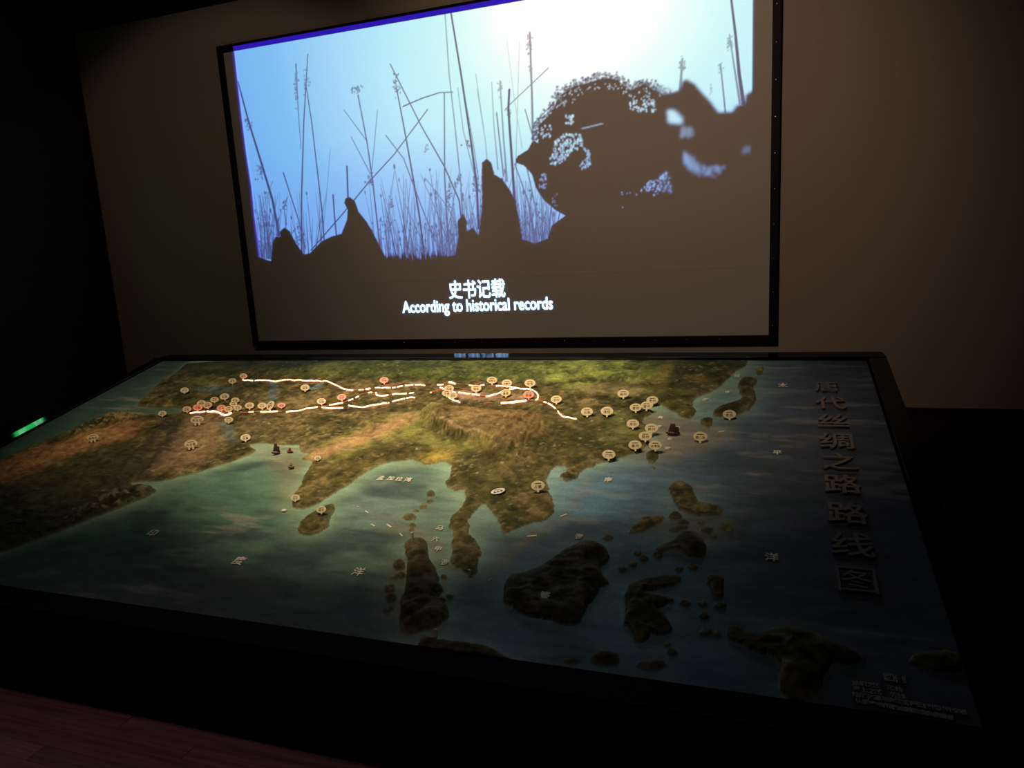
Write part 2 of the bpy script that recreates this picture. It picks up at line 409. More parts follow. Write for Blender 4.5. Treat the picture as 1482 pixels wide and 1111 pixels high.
S = [
 ([(652, 6), (668.7, 108), (683, 204), (691.4, 269), (694, 330)], 1.5, 2.4, 1), ([(645, 10), (651.6, 108), (660, 184), (668.7, 269), (672, 330)], .9, 1.3, .75),
 ([(566.6, 93.6), (612, 184), (644.6, 241), (666, 290), (672, 340)], 1.0, 1.6, .95), ([(576, 130), (589, 198.5), (600.6, 264), (609, 315), (616, 372)], 1.1, 2.0, 1),
 ([(520, 138), (532.6, 204), (541, 261), (547, 315), (552, 360)], 1.1, 1.6, .95), ([(500, 160), (532.6, 204)], .8, .9, .8), ([(510, 198), (538, 252)], .8, .9, .8),
 ([(620.5, 159), (572, 224), (538, 261), (495.7, 312), (452, 362)], 1.0, 1.3, .95), ([(585, 154.6), (612, 143), (637.5, 134.7), (657, 134)], 1.2, .8, .95),
 ([(430.5, 93.6), (433, 147.5), (437.5, 215.5)], 1.6, .8, .7), ([(447.5, 79.4), (441.8, 176), (438.5, 283.6), (438.5, 366)], .9, 2.0, .95),
 ([(444.6, 122), (453, 176), (461.6, 249.6), (468.7, 312), (471, 347)], .9, 1.7, .95), ([(346.8, 119), (362, 176), (382, 241), (396.4, 289), (406, 340)], 1.6, 3.2, .95),
 ([(412, 249.6), (433, 315), (444, 360)], 1.4, 1.2, .9), ([(484, 282), (486, 313), (489, 342)], 1.6, 1.6, .95), ([(504, 241), (505.6, 290)], 1.8, 1.8, .95),
 ([(644.6, 136), (645, 255), (650, 350)], 1.1, 1.6, .9), ([(738.4, 130.5), (737, 159), (741, 215.5), (745.5, 283.6), (747, 300)], 2.0, 2.6, 1),
 ([(768, 48), (769.6, 99), (771, 136), (772.5, 205)], 1.6, 2.0, .8), ([(795, 99), (741, 150), (732, 160)], .9, .9, .8), ([(802, 150), (774, 179)], .8, .9, .8),
 ([(1057.5, -8), (1064.6, 51), (1070, 108), (1076, 150)], 1.6, 3.0, 1), ([(1056, 51), (1063, 99), (1071, 150)], .9, 1.8, .75), ([(1043, 93.6), (1050, 163)], 1.0, 1.3, .85),
 ([(988, 86), (985, 130)], 1.6, 2.6, .7), ([(725, 118), (730, 200), (735, 262)], 1.2, 1.8, .7), ([(713, 120), (716, 180), (722, 245)], .8, 1.3, .6),
 ([(761, 159), (772.5, 199)], .9, 1.0, .9), ([(720, 164), (730, 255)], 1.3, 1.4, .8), ([(753, 60), (748, 230), (752, 320)], .6, 1.2, .45), ([(735, 60), (745, 140), (757, 215)], .6, .8, .4),
 ([(690, 108), (696, 150), (702, 190)], .8, .8, .5), ([(560, 196), (586, 230), (612, 300), (632, 350)], 1.0, 1.3, .8), ([(617, 258), (650, 300), (664, 330)], .8, .9, .75),
 ([(480, 216), (474, 290), (470, 330)], .7, .9, .5), ([(548, 160), (544, 205), (540, 245)], .8, .9, .7), ([(573, 245), (565, 300), (560, 350)], .7, 1.0, .6),
 ([(692, 130), (704, 205), (707, 240)], .7, .9, .6), ([(672, 128), (686, 205), (694, 260)], .7, 1.0, .7), ([(664, 128), (672, 190), (690, 262)], .7, .9, .7),
 ([(378, 283), (384, 322), (388, 372)], 1.1, 1.4, .9), ([(418, 285), (413, 300), (417, 325)], .9, 1., .9), ([(397, 262), (390, 280), (383, 300)], .8, .8, .6),
 ([(763, 240), (776, 300), (782, 345)], 1.1, 1.3, .85), ([(747, 240), (765, 290), (775, 340)], 1.1, 1.2, .85),
]
for p_, a_, b_, k_ in S: stroke(p_, a_*1.2, b_*1.25, k_)
rr = random.Random(5)
for i in range(600):
    x = rr.choice([rr.uniform(374, 470), rr.uniform(545, 700), rr.uniform(560, 690), rr.uniform(620, 770), rr.uniform(635, 705), rr.uniform(370, 400), rr.uniform(752, 805)])
    base = 388 if 540 < x < 690 else (352 if x > 750 else 374)
    h = rr.uniform(18, 70) if rr.random() < .72 else rr.uniform(70, 150)
    if x > 750: h = min(h, 90)
    if x < 470: h = min(h, 95)
    lean = rr.gauss(-.06, .12)
    stroke([(x-lean*-1*h*0, base), (x+lean*h*.45, base-h*.5), (x+lean*h, base-h)], rr.uniform(1.0, 1.9), .5, rr.uniform(.5, .95))
    if rr.random() < .25: dab(x+lean*h, base-h, rr.uniform(1.2, 2.4), rr.uniform(2, 5), .8)
    if rr.random() < .35: dab(x+lean*h*.5, base-h*.5, 1.6, 2.6, .8)
def head(px, py, rx, ry, n, k=.9):
    for _ in range(n):
        dab(px+rr.gauss(0, rx*.5), py+rr.gauss(0, ry*.5), rr.uniform(.9, 2.0), rr.uniform(.9, 2.2), k*rr.uniform(.6, 1))
head(517, 130, 7, 6, 26); head(575, 122, 5, 15, 34); head(379, 247, 6, 13, 40); head(361, 178, 5, 7, 20); head(431, 125, 3, 26, 40, .7); head(445, 118, 5, 16, 20, .6)
head(537, 260, 5, 10, 26); head(387, 320, 6, 14, 30); head(414, 296, 4, 7, 18); head(679, 209, 6, 6, 14); head(768, 62, 4, 14, 30, .8); head(769, 100, 3, 6, 14)
head(725, 128, 3, 10, 16, .7); head(738, 165, 3, 14, 18); head(1057, 62, 4, 10, 20, .7); head(988, 96, 5, 11, 30, .75); head(1043, 98, 3, 6, 9, .6); head(1029, 128, 2, 8, 10, .5)
head(568, 295, 3, 8, 14); head(618, 215, 3, 8, 10, .6); head(690, 262, 7, 20, 40); head(652, 285, 6, 20, 36); head(664, 260, 6, 14, 24); head(433, 345, 8, 18, 40); head(560, 330, 10, 24, 30)
# solid silhouettes
G1 = [(355, 372), (377, 372), (394, 377.5), (397, 350), (400, 343.4), (408, 342), (407, 335), (413.6, 329), (421, 334), (430.6, 352), (442, 368), (450.5, 366), (467.5, 349), (481.7, 342), (496, 338), (504, 318), (505, 303), (500, 294), (502, 287), (508, 285), (515.7, 291), (521, 306.6), (532.7, 320.8), (541, 335), (549.7, 352), (561, 374.6), (569.6, 383), (592, 384.6), (606.4, 389), (615, 366), (620.6, 383), (640.5, 372), (660, 369), (664.6, 343.4), (663, 320.8), (671.7, 309), (677.3, 321), (677, 335), (686, 329), (694, 340.6), (699, 301), (698.6, 261), (699, 236), (705.7, 229.5), (712.5, 236), (717, 252.7), (728, 259), (740, 276), (747, 290), (753, 320), (757, 346), (775, 352), (793.7, 345), (799.4, 326.4), (819, 312), (803, 303), (788, 289.6), (776.7, 272.5), (771, 252.7), (759.7, 240), (748, 236), (747, 231), (751, 225.5), (765, 217), (771, 206), (775, 204), (781, 209), (786, 200), (792, 190), (799, 190), (812, 196), (846, 187), (876, 179), (913, 170), (930, 160), (945, 150), (961, 139), (983.8, 130.5), (988, 118), (994, 115), (1006, 122), (1018, 136), (1029, 147.5), (1040.5, 163), (1060, 161.7), (1066, 153), (1077, 150), (1079, 138), (1088.7, 131.5), (1130, 128), (1150, 440), (340, 440)]
solid = poly_mask(gx, gz, W(G1)).astype(float)
bush = [(780, 205), (781, 181), (799, 164.5), (808, 145), (815, 136), (833.4, 125), (848, 122), (858, 119), (866, 116), (882, 114), (896, 117), (905, 126), (914, 131), (926, 126), (934, 122), (945, 130), (955, 134), (965, 140), (975, 150), (960, 170), (900, 200), (880, 250), (800, 262), (786, 240)]
bmask = poly_mask(gx, gz, W(bush)).astype(float)
solid = np.maximum(solid, bmask)
for i in range(len(bush)):                       # leafy outline
    a, b = bush[i], bush[(i+1) % len(bush)]
    if a[1] > 190 and b[1] > 190: continue
    n = int(math.hypot(a[0]-b[0], a[1]-b[1])*3.4)
    for k in range(n):
        t = rr.random(); dab(a[0]+(b[0]-a[0])*t+rr.gauss(0, 4.6), a[1]+(b[1]-a[1])*t+rr.gauss(0, 4.6), rr.uniform(1, 2.6), rr.uniform(1, 2.6), rr.uniform(.6, 1), solid)
holes = np.zeros((PMn, PN))
def hole(pts, k=1., b=1): 
    global holes
    holes = np.maximum(holes, blur(poly_mask(gx, gz, W(pts)).astype(float), b)*k)
hole([(966, 160), (975, 160), (983, 167), (988, 172), (988, 180), (968, 178)], .95, 2)
def speck(x0, x1, y0, y1, n, r0=.8, r1=2., k=.9, shape=None):
    P = np.array(shape) if shape else None
    for _ in range(n):
        x, y = rr.uniform(x0, x1), rr.uniform(y0, y1)
        if P is not None:
            c = False
            for i in range(len(P)):
                a, b = P[i], P[i-1]
                if (a[1] > y) != (b[1] > y) and x < (b[0]-a[0])*(y-a[1])/(b[1]-a[1])+a[0]: c = not c
            if not c: continue
        dab(x, y, rr.uniform(r0, r1), rr.uniform(r0, r1*1.3), k*rr.uniform(.5, 1), holes)
speck(792, 846, 192, 240, 330, .5, 2.0, 1, [(803, 205), (815, 195), (842, 192), (845, 214), (830, 220), (812, 238), (794, 240), (800, 222)])
speck(838, 856, 215, 248, 120, .6, 1.5, .9, [(846, 215), (855, 218), (856, 238), (842, 248), (839, 240), (848, 230)])
speck(926, 974, 250, 290, 190, .5, 1.7, .95, [(926, 278), (938, 262), (955, 258), (960, 250), (970, 252), (973, 280), (955, 276), (950, 292), (944, 276)])
for i in range(26):
    t = i/25.; x = 991+t*22; dab(x, 226+t*12+rr.uniform(0, 12), 1.4, rr.uniform(4, 9), .55*(1-.3*t), holes)
speck(1014, 1050, 238, 257, 60, .8, 1.8, .8, [(1014, 238), (1024, 244), (1034, 240), (1048, 242), (1046, 252), (1036, 258), (1020, 254)])
for i in range(8): dab(1076+i*1.3, 216+rr.uniform(-2, 3), .9, 4.5, .22, holes)
speck(985, 1006, 186, 197, 24, 1.2, 3, .4); speck(782, 792, 252, 272, 26, .8, 1.8, .6); speck(820, 832, 168, 184, 20, .8, 2, .9); speck(784, 800, 175, 200, 26, .7, 1.6, .8)
speck(806, 960, 118, 160, 260, .45, 1.2, .75, [(800, 165), (812, 140), (835, 128), (860, 122), (900, 122), (915, 136), (935, 128), (958, 138), (945, 150), (925, 146), (905, 140), (880, 130), (850, 134), (830, 150)])
speck(912, 950, 145, 162, 40, .8, 2., .9); speck(900, 925, 278, 286, 5, .8, 1.3, .6); speck(800, 812, 280, 300, 10, .7, 1.2, .4)
for x, y in ((846, 186), (852, 184.5), (858, 183), (864, 181.5), (870, 180)): dab(x, y, 4, .8, .5, holes)
dab(902, 300, 1.2, 1, .5, holes); dab(1047, 427, 1.5, 1, .3, holes)
solid = np.clip(solid-holes, 0, 1)
# camels pass by: their outlines are soft
soft = blur(solid, 2); wsoft = np.clip((GX-on_wall(940, 100)[0])/.3, 0, 1)
solid = solid*(1-wsoft)+soft*wsoft
solid = solid*.35+blur(solid, 1, 1, 1)*.65
reed = reed*.8+blur(reed, 1, 1, 1)*.2
# ragged foot of the reed bed
foot = np.clip((on_wall(650, 352)[1]-GZ)/.22, 0, 1)
fr = fractal(PMn, PN, 26, 3.2, 3)
footm = np.clip((fr+foot*1.15-.92)*4, 0, 1)*(GX > on_wall(374, 370)[0])*(GX < on_wall(812, 330)[0])
tot = np.clip(np.maximum(solid, footm), 0, 1)
reedc = srgb(44, 30, 104)
pic = sky*(1-reed[..., None])+(reedc*.75+sky*.05)*reed[..., None]
pic = pic*(1-tot[..., None])+(tot*(1-tot))[..., None]*np.array([.02, .01, .42])
# lit region ends: left edge, right edge
Lp = W([(341, 71), (346, 118), (352, 170), (359, 225), (366, 270), (371, 320), (378, 372), (380, 400)])
le = np.interp(-gz, -Lp[:, 1][:], Lp[:, 0]); re_ = on_wall(1089, 60)[0]
inside = np.clip((GX-le[:, None])/(dx*2.2)+.5, 0, 1)*np.clip((re_-GX)/(dx*2)+.5, 0, 1)
fr_l = np.exp(-((GX-le[:, None])/.022)**2)*(1-tot)
fr_r = np.exp(-((GX-re_)/.016)**2)*(1-tot)
pic = pic*inside[..., None]+fr_l[..., None]*np.array([.05, .03, .35])*1.0+fr_r[..., None]*np.array([.02, .03, .14])
halo = blur(((1-tot)*inside), 7, 7)*tot               # lens softness of the projector
pic += halo[..., None]*np.array([.012, .010, .020])
co = np.stack([GX-SX0, np.full_like(GX, .0035), GZ-SZ0], -1).reshape(-1, 3)
link('projected_picture', mesh_np('projected_picture', co, grid_faces(PMn, PN), pic.reshape(-1, 3), False), M_PICT, panel, label='bright picture of blue sky, reeds and dark camel riders')
def subtitle(s, pxl_, pxr_, py, py2, off, n):
    a, b = on_wall(pxl_, py), on_wall(pxr_, py2)
    me = text_me(s, 1., 0, off, 4).copy()
    v = np.empty(len(me.vertices)*3, np.float32); me.vertices.foreach_get('co', v); v = v.reshape(-1, 3)
    w = v[:, 0].max()-v[:, 0].min(); h = v[:, 1].max()-v[:, 1].min()
    k = (b[0]-a[0])/w; kz = n/h
    out = np.stack([v[:, 0]*k+(a[0]+b[0])/2-SX0, np.full(len(v), .002), v[:, 1]*kz+(a[1]+b[1])/2-SZ0], -1)
    me.vertices.foreach_set('co', out.astype(np.float32).ravel()); me.update()
    link('subtitle', me, M_SUB, panel, label='white subtitle line')
subtitle('史书记载', 651, 732, 419, 416.5, .010, on_wall(690, 404)[1]-on_wall(690, 431)[1])
subtitle('According to historical records', 584, 801, 446, 441.5, .012, on_wall(690, 434)[1]-on_wall(690, 457)[1])

# ================================================================== RELIEF MAP TABLE
TB = np.array([(MXL+MXR)/2, (YF+4.5)/2, 0.])
table = empty('relief_map_table', TB, 'huge sloping relief map table of Asia in a glossy black rim before the screen', 'table')
def tl(p): return np.asarray(p)-TB
def tpart(name, me, m, **k): return link(name, me, m, table, **k)
# body, plinth, rim
y0, y1 = YF-RIMW*.8*TC, YF+LEN*TC+.18
zt = lambda y: ZF+min((y-YF)/TC, LEN)*TS-.055
bx0, bx1 = MXL-RIMW*.8, MXR+RIMW*.8
tpart('table_body', hexa_me('table_body', [tl(p) for p in ((bx0, y0, .06), (bx1, y0, .06), (bx1, y1, .06), (bx0, y1, .06), (bx0, y0, zt(y0)), (bx1, y0, zt(y0)), (bx1, y1, zt(y1)), (bx0, y1, zt(y1)))]), M_BODY)
tpart('plinth', hexa_me('plinth', [tl(p) for p in ((bx0-.15, YFL, 0), (bx1+.12, YFL, 0), (bx1+.12, y1, 0), (bx0-.15, y1, 0), (bx0-.15, YFL, .06), (bx1+.12, YFL, .06), (bx1+.12, y1, .06), (bx0-.15, y1, .06))], .004), M_BODY)
RT, RB = .012, -.055
def rim(u0, u1, v0, v1):
    tpart('rim_bar', hexa_me('rim_bar', [tl(M(u0, v0, RB)), tl(M(u1, v0, RB)), tl(M(u1, v1, RB)), tl(M(u0, v1, RB)), tl(M(u0, v0, RT)), tl(M(u1, v0, RT)), tl(M(u1, v1, RT)), tl(M(u0, v1, RT))], .003), M_RIM)
g = .012
yb, zb = YF+LEN*TC+.012, ZF+LEN*TS
tpart('rim_bar', hexa_me('rim_bar', [tl(p) for z in (zb-.06, zb+.020) for p in ((MXL-RIMW, yb, z), (MXR+RIMW, yb, z), (MXR+RIMW, yb+.19, z), (MXL-RIMW, yb+.19, z))], .003), M_RIM)
tpart('rim_bar', hexa_me('rim_bar', [tl(M(u, v, n)) for n in (RB, -.001) for u, v in ((-RIMW, -RIMW), (WID+RIMW, -RIMW), (WID+RIMW, -.002), (-RIMW, -.002))], .003), M_BODY)
rim(-RIMW, -g, -.002, LEN+g); rim(WID+g, WID+RIMW, -.002, LEN+g)

# ---- relief grid
NU, NV = 1040, 514
gu = np.linspace(0, WID, NU); gv = np.linspace(0, LEN, NV)
du = gu[1]-gu[0]
U, V = np.meshgrid(gu, gv)
def A(pts, n=0.): return np.array([on_map(a, b, n) for a, b in pts])
EURASIA = [(275, 520), (262, 535), (250, 545), (232, 553), (215, 575), (198, 586), (203, 590), (235, 590), (262, 592), (268, 595), (262, 599), (235, 602), (205, 600), (170, 600), (130, 614), (95, 629), (60, 641), (30, 653), (0, 668), (-100, 712), (-320, 820), (-320, 900), (-120, 838), (0, 799), (37, 787), (71, 775), (108, 762), (127.6, 752), (153, 744), (193, 728), (215, 718), (227, 710), (210, 705), (192, 704), (184, 700), (196, 698), (220, 697), (244, 696), (283, 684.5), (334, 670), (356, 661), (371, 654), (364, 649), (358, 645), (366, 643), (380, 643), (406, 645), (433, 645), (436, 651), (440, 657), (450, 657), (439, 663), (440, 667), (456, 668), (449, 677), (444, 687), (438, 699), (434, 707), (427, 717), (423, 729), (425, 735), (438, 737), (447, 736), (458, 730), (466, 725), (480, 715), (502, 705), (513, 694), (529, 684), (548, 674), (566, 669.5), (580, 667.5), (594, 665), (605, 667), (610, 672), (619, 673.5), (628, 672), (639, 669), (650, 671), (654, 676), (653, 690), (647.5, 697), (644, 701), (648.5, 706.5), (658, 711), (669, 708), (675, 713), (673, 723), (669, 733.5), (658, 745), (651.5, 754), (651, 762), (657, 769), (656.4, 783), (656, 796), (652.6, 808), (650.5, 815.6), (659, 820), (668, 823), (671, 828.6), (679.6, 832), (685, 835), (687, 828.6), (689, 820), (690.5, 810), (695, 804), (693.7, 792), (685, 783), (679.6, 775.6), (677.5, 767), (677.5, 756), (680, 748), (687.6, 740), (694, 732.4), (701.6, 730), (707, 734.5), (711.3, 742), (715.6, 749.7), (721, 756), (728.6, 760.5), (725.4, 768), (730.8, 773), (740.5, 769), (750, 763.7), (760, 759.4), (771.8, 758.3), (783.7, 756), (793.4, 750.7), (800, 743), (802, 734.5), (800, 726), (794.5, 715), (791.3, 704), (790, 695.7), (792.4, 687), (800, 678.4), (808.6, 675), (820, 677), (824, 684), (812, 687), (811, 692), (822, 698.5), (835, 693), (838, 684), (846, 680), (860, 674), (873.6, 670), (902, 663), (924.6, 654.6), (934.6, 644.6), (940, 637), (943, 627.6), (938, 618), (930, 612), (927, 607), (941.7, 600), (944.5, 596), (936, 592), (940, 588), (950, 584), (961.5, 589), (975.7, 596.4), (984, 603.5), (995.5, 607), (1005.5, 602), (1005.5, 593.6), (1002.6, 585), (1007, 575), (1024, 569.5), (1041, 561), (1052, 548), (1063.6, 539.7), (1080.6, 528.4), (1086, 515)]
ISL = [
 [(1075, 548), (1088, 549), (1097.6, 552), (1094, 557), (1087.7, 563), (1095, 574), (1090, 590), (1075, 598), (1055, 605), (1044, 604.5), (1032, 605), (1030, 600), (1046.6, 589), (1063.6, 585), (1076, 579), (1072, 571), (1068, 562), (1071, 553)],
 [(1014, 609), (1021, 606), (1030, 606), (1032, 612), (1026.7, 620.5), (1017, 616)],
 [(1092, 538), (1099, 532), (1104, 530), (1102, 540), (1096, 545)],
 [(934, 659), (940, 653), (947, 651.7), (953, 657), (951, 664), (946, 671), (941, 672), (936, 665)],
 [(968.6, 702.8), (976, 699), (984, 698.5), (998.4, 704), (1003, 712), (1004, 722), (1007, 731), (1015, 734), (1030, 732), (1043.8, 735.4), (1046.6, 743), (1032, 747), (1004, 747), (990, 742), (978.5, 738), (975.7, 724), (970, 713)],
 [(907.6, 769.4), (927.5, 755), (948, 747), (961, 749), (956, 758), (933, 768), (916, 774)],
 [(1044, 758), (1051, 756), (1058, 762), (1061, 769.4), (1053, 774), (1045, 767)],
 [(947, 797), (967, 787), (980, 780), (990, 772), (1003, 771), (1018, 782), (1022.5, 793), (1018, 804), (1009, 809.5), (992, 804), (984, 796), (970, 796), (958, 800)],
 [(731, 845), (740, 832), (755, 833), (771, 831), (788, 819), (816, 801), (836, 791), (843, 786), (850.5, 785), (870, 789.6), (881.7, 801), (879, 814), (867.5, 822), (872, 835), (883, 843.5), (867.5, 850), (862, 865), (847.6, 876), (845, 899), (833, 904.5), (813, 903), (791, 894.6), (748, 889), (742.7, 876), (731, 873), (728, 858)],
 [(907, 849), (918.5, 843.5), (947, 839), (975, 833), (986.6, 837), (975, 848), (947, 853.4), (928.5, 855), (930, 865), (950, 866), (969.6, 865), (976.7, 870), (961, 876), (943, 880), (961, 893), (972, 906), (966.7, 917), (950, 918.7), (938, 912), (937, 927), (920, 930), (914, 907), (899, 901.7), (907, 882)],
 [(1023.5, 834), (1035, 831), (1046, 834), (1047.6, 853), (1038, 867), (1026, 851)],
 [(1050, 911), (1063, 903), (1077, 916), (1092, 925), (1110, 915), (1136, 911), (1175, 918), (1209, 932), (1255, 950), (1243, 958), (1204, 956), (1187, 972), (1192, 1000), (1160, 1020), (1127, 1006), (1133, 972), (1121, 949), (1096, 941), (1070, 933), (1055, 922)],
 [(604, 926), (627, 923), (655, 928), (683.6, 930), (700.6, 935.7), (720.5, 944), (742, 955), (760, 965), (700, 980), (600, 950)],
 [(587, 791), (591, 783), (598.5, 780), (613, 782.5), (620, 797), (621, 808), (631, 825), (632.6, 845), (641, 853), (635, 867.6), (647, 882), (649, 894.6), (635, 904.5), (615.6, 913), (595.7, 920), (583, 916), (580, 901.7), (581.5, 882), (578.7, 873), (587, 862), (590, 839), (593, 816.6), (588.6, 802)],
 [(431, 771), (434.6, 762.7), (441, 753), (448.6, 747.5), (457, 742), (466, 740), (473.5, 733.5), (480, 731), (484, 733), (482, 740), (476.7, 750.8), (473.5, 762.7), (467, 769), (454, 774.5), (437, 775.6)],
 [(1312, 953), (1335, 946), (1360, 944), (1388, 946), (1391, 968), (1360, 974), (1335, 966)],
]
def ell(cx, cy, a, b, n=10): return [(cx+a*math.cos(t*2*math.pi/n)*random.uniform(.85, 1.1), cy+b*math.sin(t*2*math.pi/n)*random.uniform(.85, 1.1)) for t in range(n)]
for e in [(577, 819.4, 9, 7), (570, 836, 5, 3.5), (581, 835, 5, 3.5), (564, 852, 8, 6), (566, 866, 8, 6), (561.6, 882, 6, 4), (642.5, 836, 4, 3), (651, 864, 4, 3.5), (641, 870, 4, 2.5),
          (623.7, 715, 6, 4), (622, 726, 4, 2.5), (613, 734, 5, 4), (602, 740, 4, 2.5), (593, 749, 9, 5), (597, 761, 4, 3), (596, 766.5, 4, 2.5),
          (828, 957, 13, 6), (876, 954, 22, 11), (942.6, 962.6, 22, 8), (972, 944, 7, 5), (966, 933, 4, 4), (880, 779, 8, 4), (923, 801.5, 5, 4), (931, 809, 6, 4), (916, 817, 6, 4), (901, 824, 5, 4),
          (953, 804, 6, 5), (983, 824, 6, 4), (1003, 820, 7, 4), (992, 873, 8, 4.5), (1016, 874, 6, 4), (1043, 877, 9, 5), (1019, 892, 6, 5), (1022, 914, 9, 5), (1037, 917, 5, 4), (956, 909, 17, 11),
          (975, 767, 8, 3), (986, 764, 9, 2.5), (990, 757, 8, 3), (1023, 768, 9, 4), (1032, 777, 4, 3), (1015, 757, 5, 2.5), (978, 748, 9, 6), (944, 678, 3, 2.5)]:
    ISL.append(ell(*e))
ids = np.zeros((NV, NU), int)
ids[poly_mask(gu, gv, smooth_closed(A(EURASIA), .004, 2, 3))] = 1
for k, p in enumerate(ISL):
    P = A(p); small = len(p) == 10 and np.ptp(P[:, 0]) < .25
    ids[poly_mask(gu, gv, smooth_closed(P, .0015 if small else .0035, 2, k+9)) & (ids == 0)] = k+2
land = (ids > 0).astype(float)

# ---- heights
n_big = fractal(NV, NU, 46, 46, 5); n_mid = fractal(NV, NU, 16, 18, 4); n_fine = fractal(NV, NU, 5, 6, 3)
ridge = 1-np.abs(2*fractal(NV, NU, 22, 26, 4)-1)
def region(pts, b=6, n=0.): return blur(poly_mask(gu, gv, A(pts, n)).astype(float), b, int(b*1.2)+1)
inl = blur(land, 4)*land
isl_m = (ids > 1).astype(float)
dome = np.clip(blur(isl_m, 9)*1.35-.25, 0, 1)*isl_m
H = land*(.004+.007*inl)+inl*(.010*(ridge-.5).clip(0)*2*ridge+.006*(n_mid-.5)+.0035*(n_fine-.5))
H += dome*(.016+.020*(n_mid-.35).clip(0))
PLT = .058
PL_TOP = [(611, 587), (618, 594), (628, 605), (645, 612), (656, 620), (664, 623), (680, 622), (690, 627), (700, 632), (730, 634), (765, 628), (780, 615), (790, 600), (770, 590), (725, 589), (665, 589), (640, 583)]
plat = region(PL_TOP, 5, PLT)
flute = 1-np.abs(2*fractal(NV, NU, 30, 5.5, 3)-1)
edge = np.clip(plat*(1-plat)*4, 0, 1)
south = region([(600, 590), (615, 640), (660, 652), (720, 650), (720, 610), (640, 590)], 5)
pu = on_map(640, 610)[0]; efade = 1-.75*np.clip((U-pu-.12)/.55, 0, 1); efade = efade*np.clip((LEN-.32-V)/.25, .35, 1)
H += plat*efade*PLT*(1+.08*(n_mid-.5))+edge*south*(flute-.55)*.045
heng = region([(720, 610), (800, 600), (800, 650), (760, 690), (720, 680), (700, 640)], 14)
H += heng*.026*(1-np.abs(2*fractal(NV, NU, 34, 9, 3)-1))**2
atlas = region([(95, 629), (130, 613), (170, 600), (205, 602), (200, 610), (150, 620), (110, 634)], 5); H += atlas*.03*(1-np.abs(2*fractal(NV, NU, 16, 8, 3)-1))**2
som = region([(110, 755), (130, 735), (180, 708), (225, 706), (215, 716), (160, 742)], 5); H += som*.03*(1-np.abs(2*fractal(NV, NU, 18, 8, 3)-1))**2
eur = region([(190, 585), (230, 565), (300, 555), (420, 565), (410, 590), (300, 592), (230, 590)], 8); H += eur*.012*ridge
redsea = region([(254, 612), (258, 612), (212, 680), (200, 695), (182, 704), (200, 672)], 3); H += redsea*land*-.004
rsr = region([(250, 608), (246, 606), (186, 672), (166, 700), (174, 702), (200, 672)], 2)+region([(268, 612), (263, 610), (225, 662), (205, 690), (212, 692), (232, 665)], 2); H += rsr*land*.016*(.5+n_fine)
north = region([(380, 520), (1060, 520), (1000, 545), (900, 552), (700, 548), (560, 546), (380, 548)], 6); H += north*land*.014*(1-np.abs(2*fractal(NV, NU, 20, 12, 3)-1))**2
H = np.where(ids > 0, H, .0012*(n_mid-.5))
H *= np.clip((LEN-V)/.22, 0.05, 1)**.7
H *= np.clip(V/.10, .15, 1)
H[:1] *= .3

# ---- paint (linear colour of the plaster, with one shore glint painted in)
def mix(c, col, a): return c*(1-a[..., None])+np.asarray(col)*a[..., None]
def lut(f, stops): 
    xs = [s[0] for s in stops]; cc = np.array([s[1] for s in stops])
    return np.stack([np.interp(f, xs, cc[:, k]) for k in range(3)], -1)
ux = (U/WID)
east = region([(700, 650), (830, 680), (1000, 600), (1080, 560), (1110, 515), (1500, 515), (1600, 1100), (600, 1000), (690, 850), (720, 800)], 34)
sea = np.zeros((NV, NU, 3))+np.array([.15, .26, .20])
sea = mix(sea, (.125, .200, .290), east)
pac = region([(1040, 640), (1090, 600), (1120, 515), (1500, 515), (1600, 1100), (1060, 1060), (1040, 800)], 30); sea = mix(sea, (.070, .076, .122), pac*.97)
teal = region([(-300, 900), (0, 800), (230, 715), (360, 665), (430, 740), (520, 850), (500, 950), (200, 950)], 26); sea = mix(sea, (.085, .19, .13), teal*.8)
scs = region([(790, 690), (960, 690), (960, 800), (860, 780), (790, 770)], 22); sea = mix(sea, (.17, .34, .52), scs*.8)
bob = region([(500, 715), (600, 690), (640, 720), (590, 770), (520, 770), (470, 730)], 18); sea = mix(sea, (.20, .26, .26), bob*.7)
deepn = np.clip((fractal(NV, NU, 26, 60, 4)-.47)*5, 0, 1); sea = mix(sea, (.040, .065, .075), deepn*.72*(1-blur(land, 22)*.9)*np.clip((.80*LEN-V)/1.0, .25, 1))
coast = np.clip(blur(land, 16)*2.0, 0, 1)
shallow = mix(np.zeros_like(sea)+np.array([.33, .50, .36]), (.23, .40, .44), east)
sea = mix(sea, shallow, np.clip(coast*1.0-.05, 0, 1)*.85*(1-pac*.8))
sea = mix(sea, (.33, .30, .20), np.clip(blur(land, 5)*2-.55, 0, 1)*.6)
westsea = region([(230, 520), (275, 520), (215, 575), (200, 586), (265, 590), (265, 600), (200, 604), (95, 629), (-100, 712), (-300, 800), (-300, 700)], 4); sea = mix(sea, (.075, .125, .100), westsea*.9)
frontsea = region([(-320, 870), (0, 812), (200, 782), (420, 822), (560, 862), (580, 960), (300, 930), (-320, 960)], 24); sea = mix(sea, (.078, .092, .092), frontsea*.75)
grey = region([(905, 612), (950, 590), (985, 608), (1010, 608), (1030, 620), (1060, 610), (1050, 640), (990, 660), (955, 668), (925, 662), (880, 672), (945, 640)], 7)
sea = mix(sea, (.27, .235, .185), grey*.85)
lane = region([(380, 644), (436, 646), (450, 662), (440, 680), (425, 740), (405, 745), (400, 690), (390, 665), (360, 655)], 7); sea = mix(sea, (.26, .25, .15), lane*.55)
lane2 = region([(560, 756), (600, 762), (640, 785), (645, 812), (690, 838), (760, 770), (815, 748), (850, 690), (856, 692), (822, 750), (770, 782), (700, 846), (640, 822), (620, 790), (585, 772), (560, 770)], 3); sea = mix(sea, (.25, .22, .15), lane2*.6)
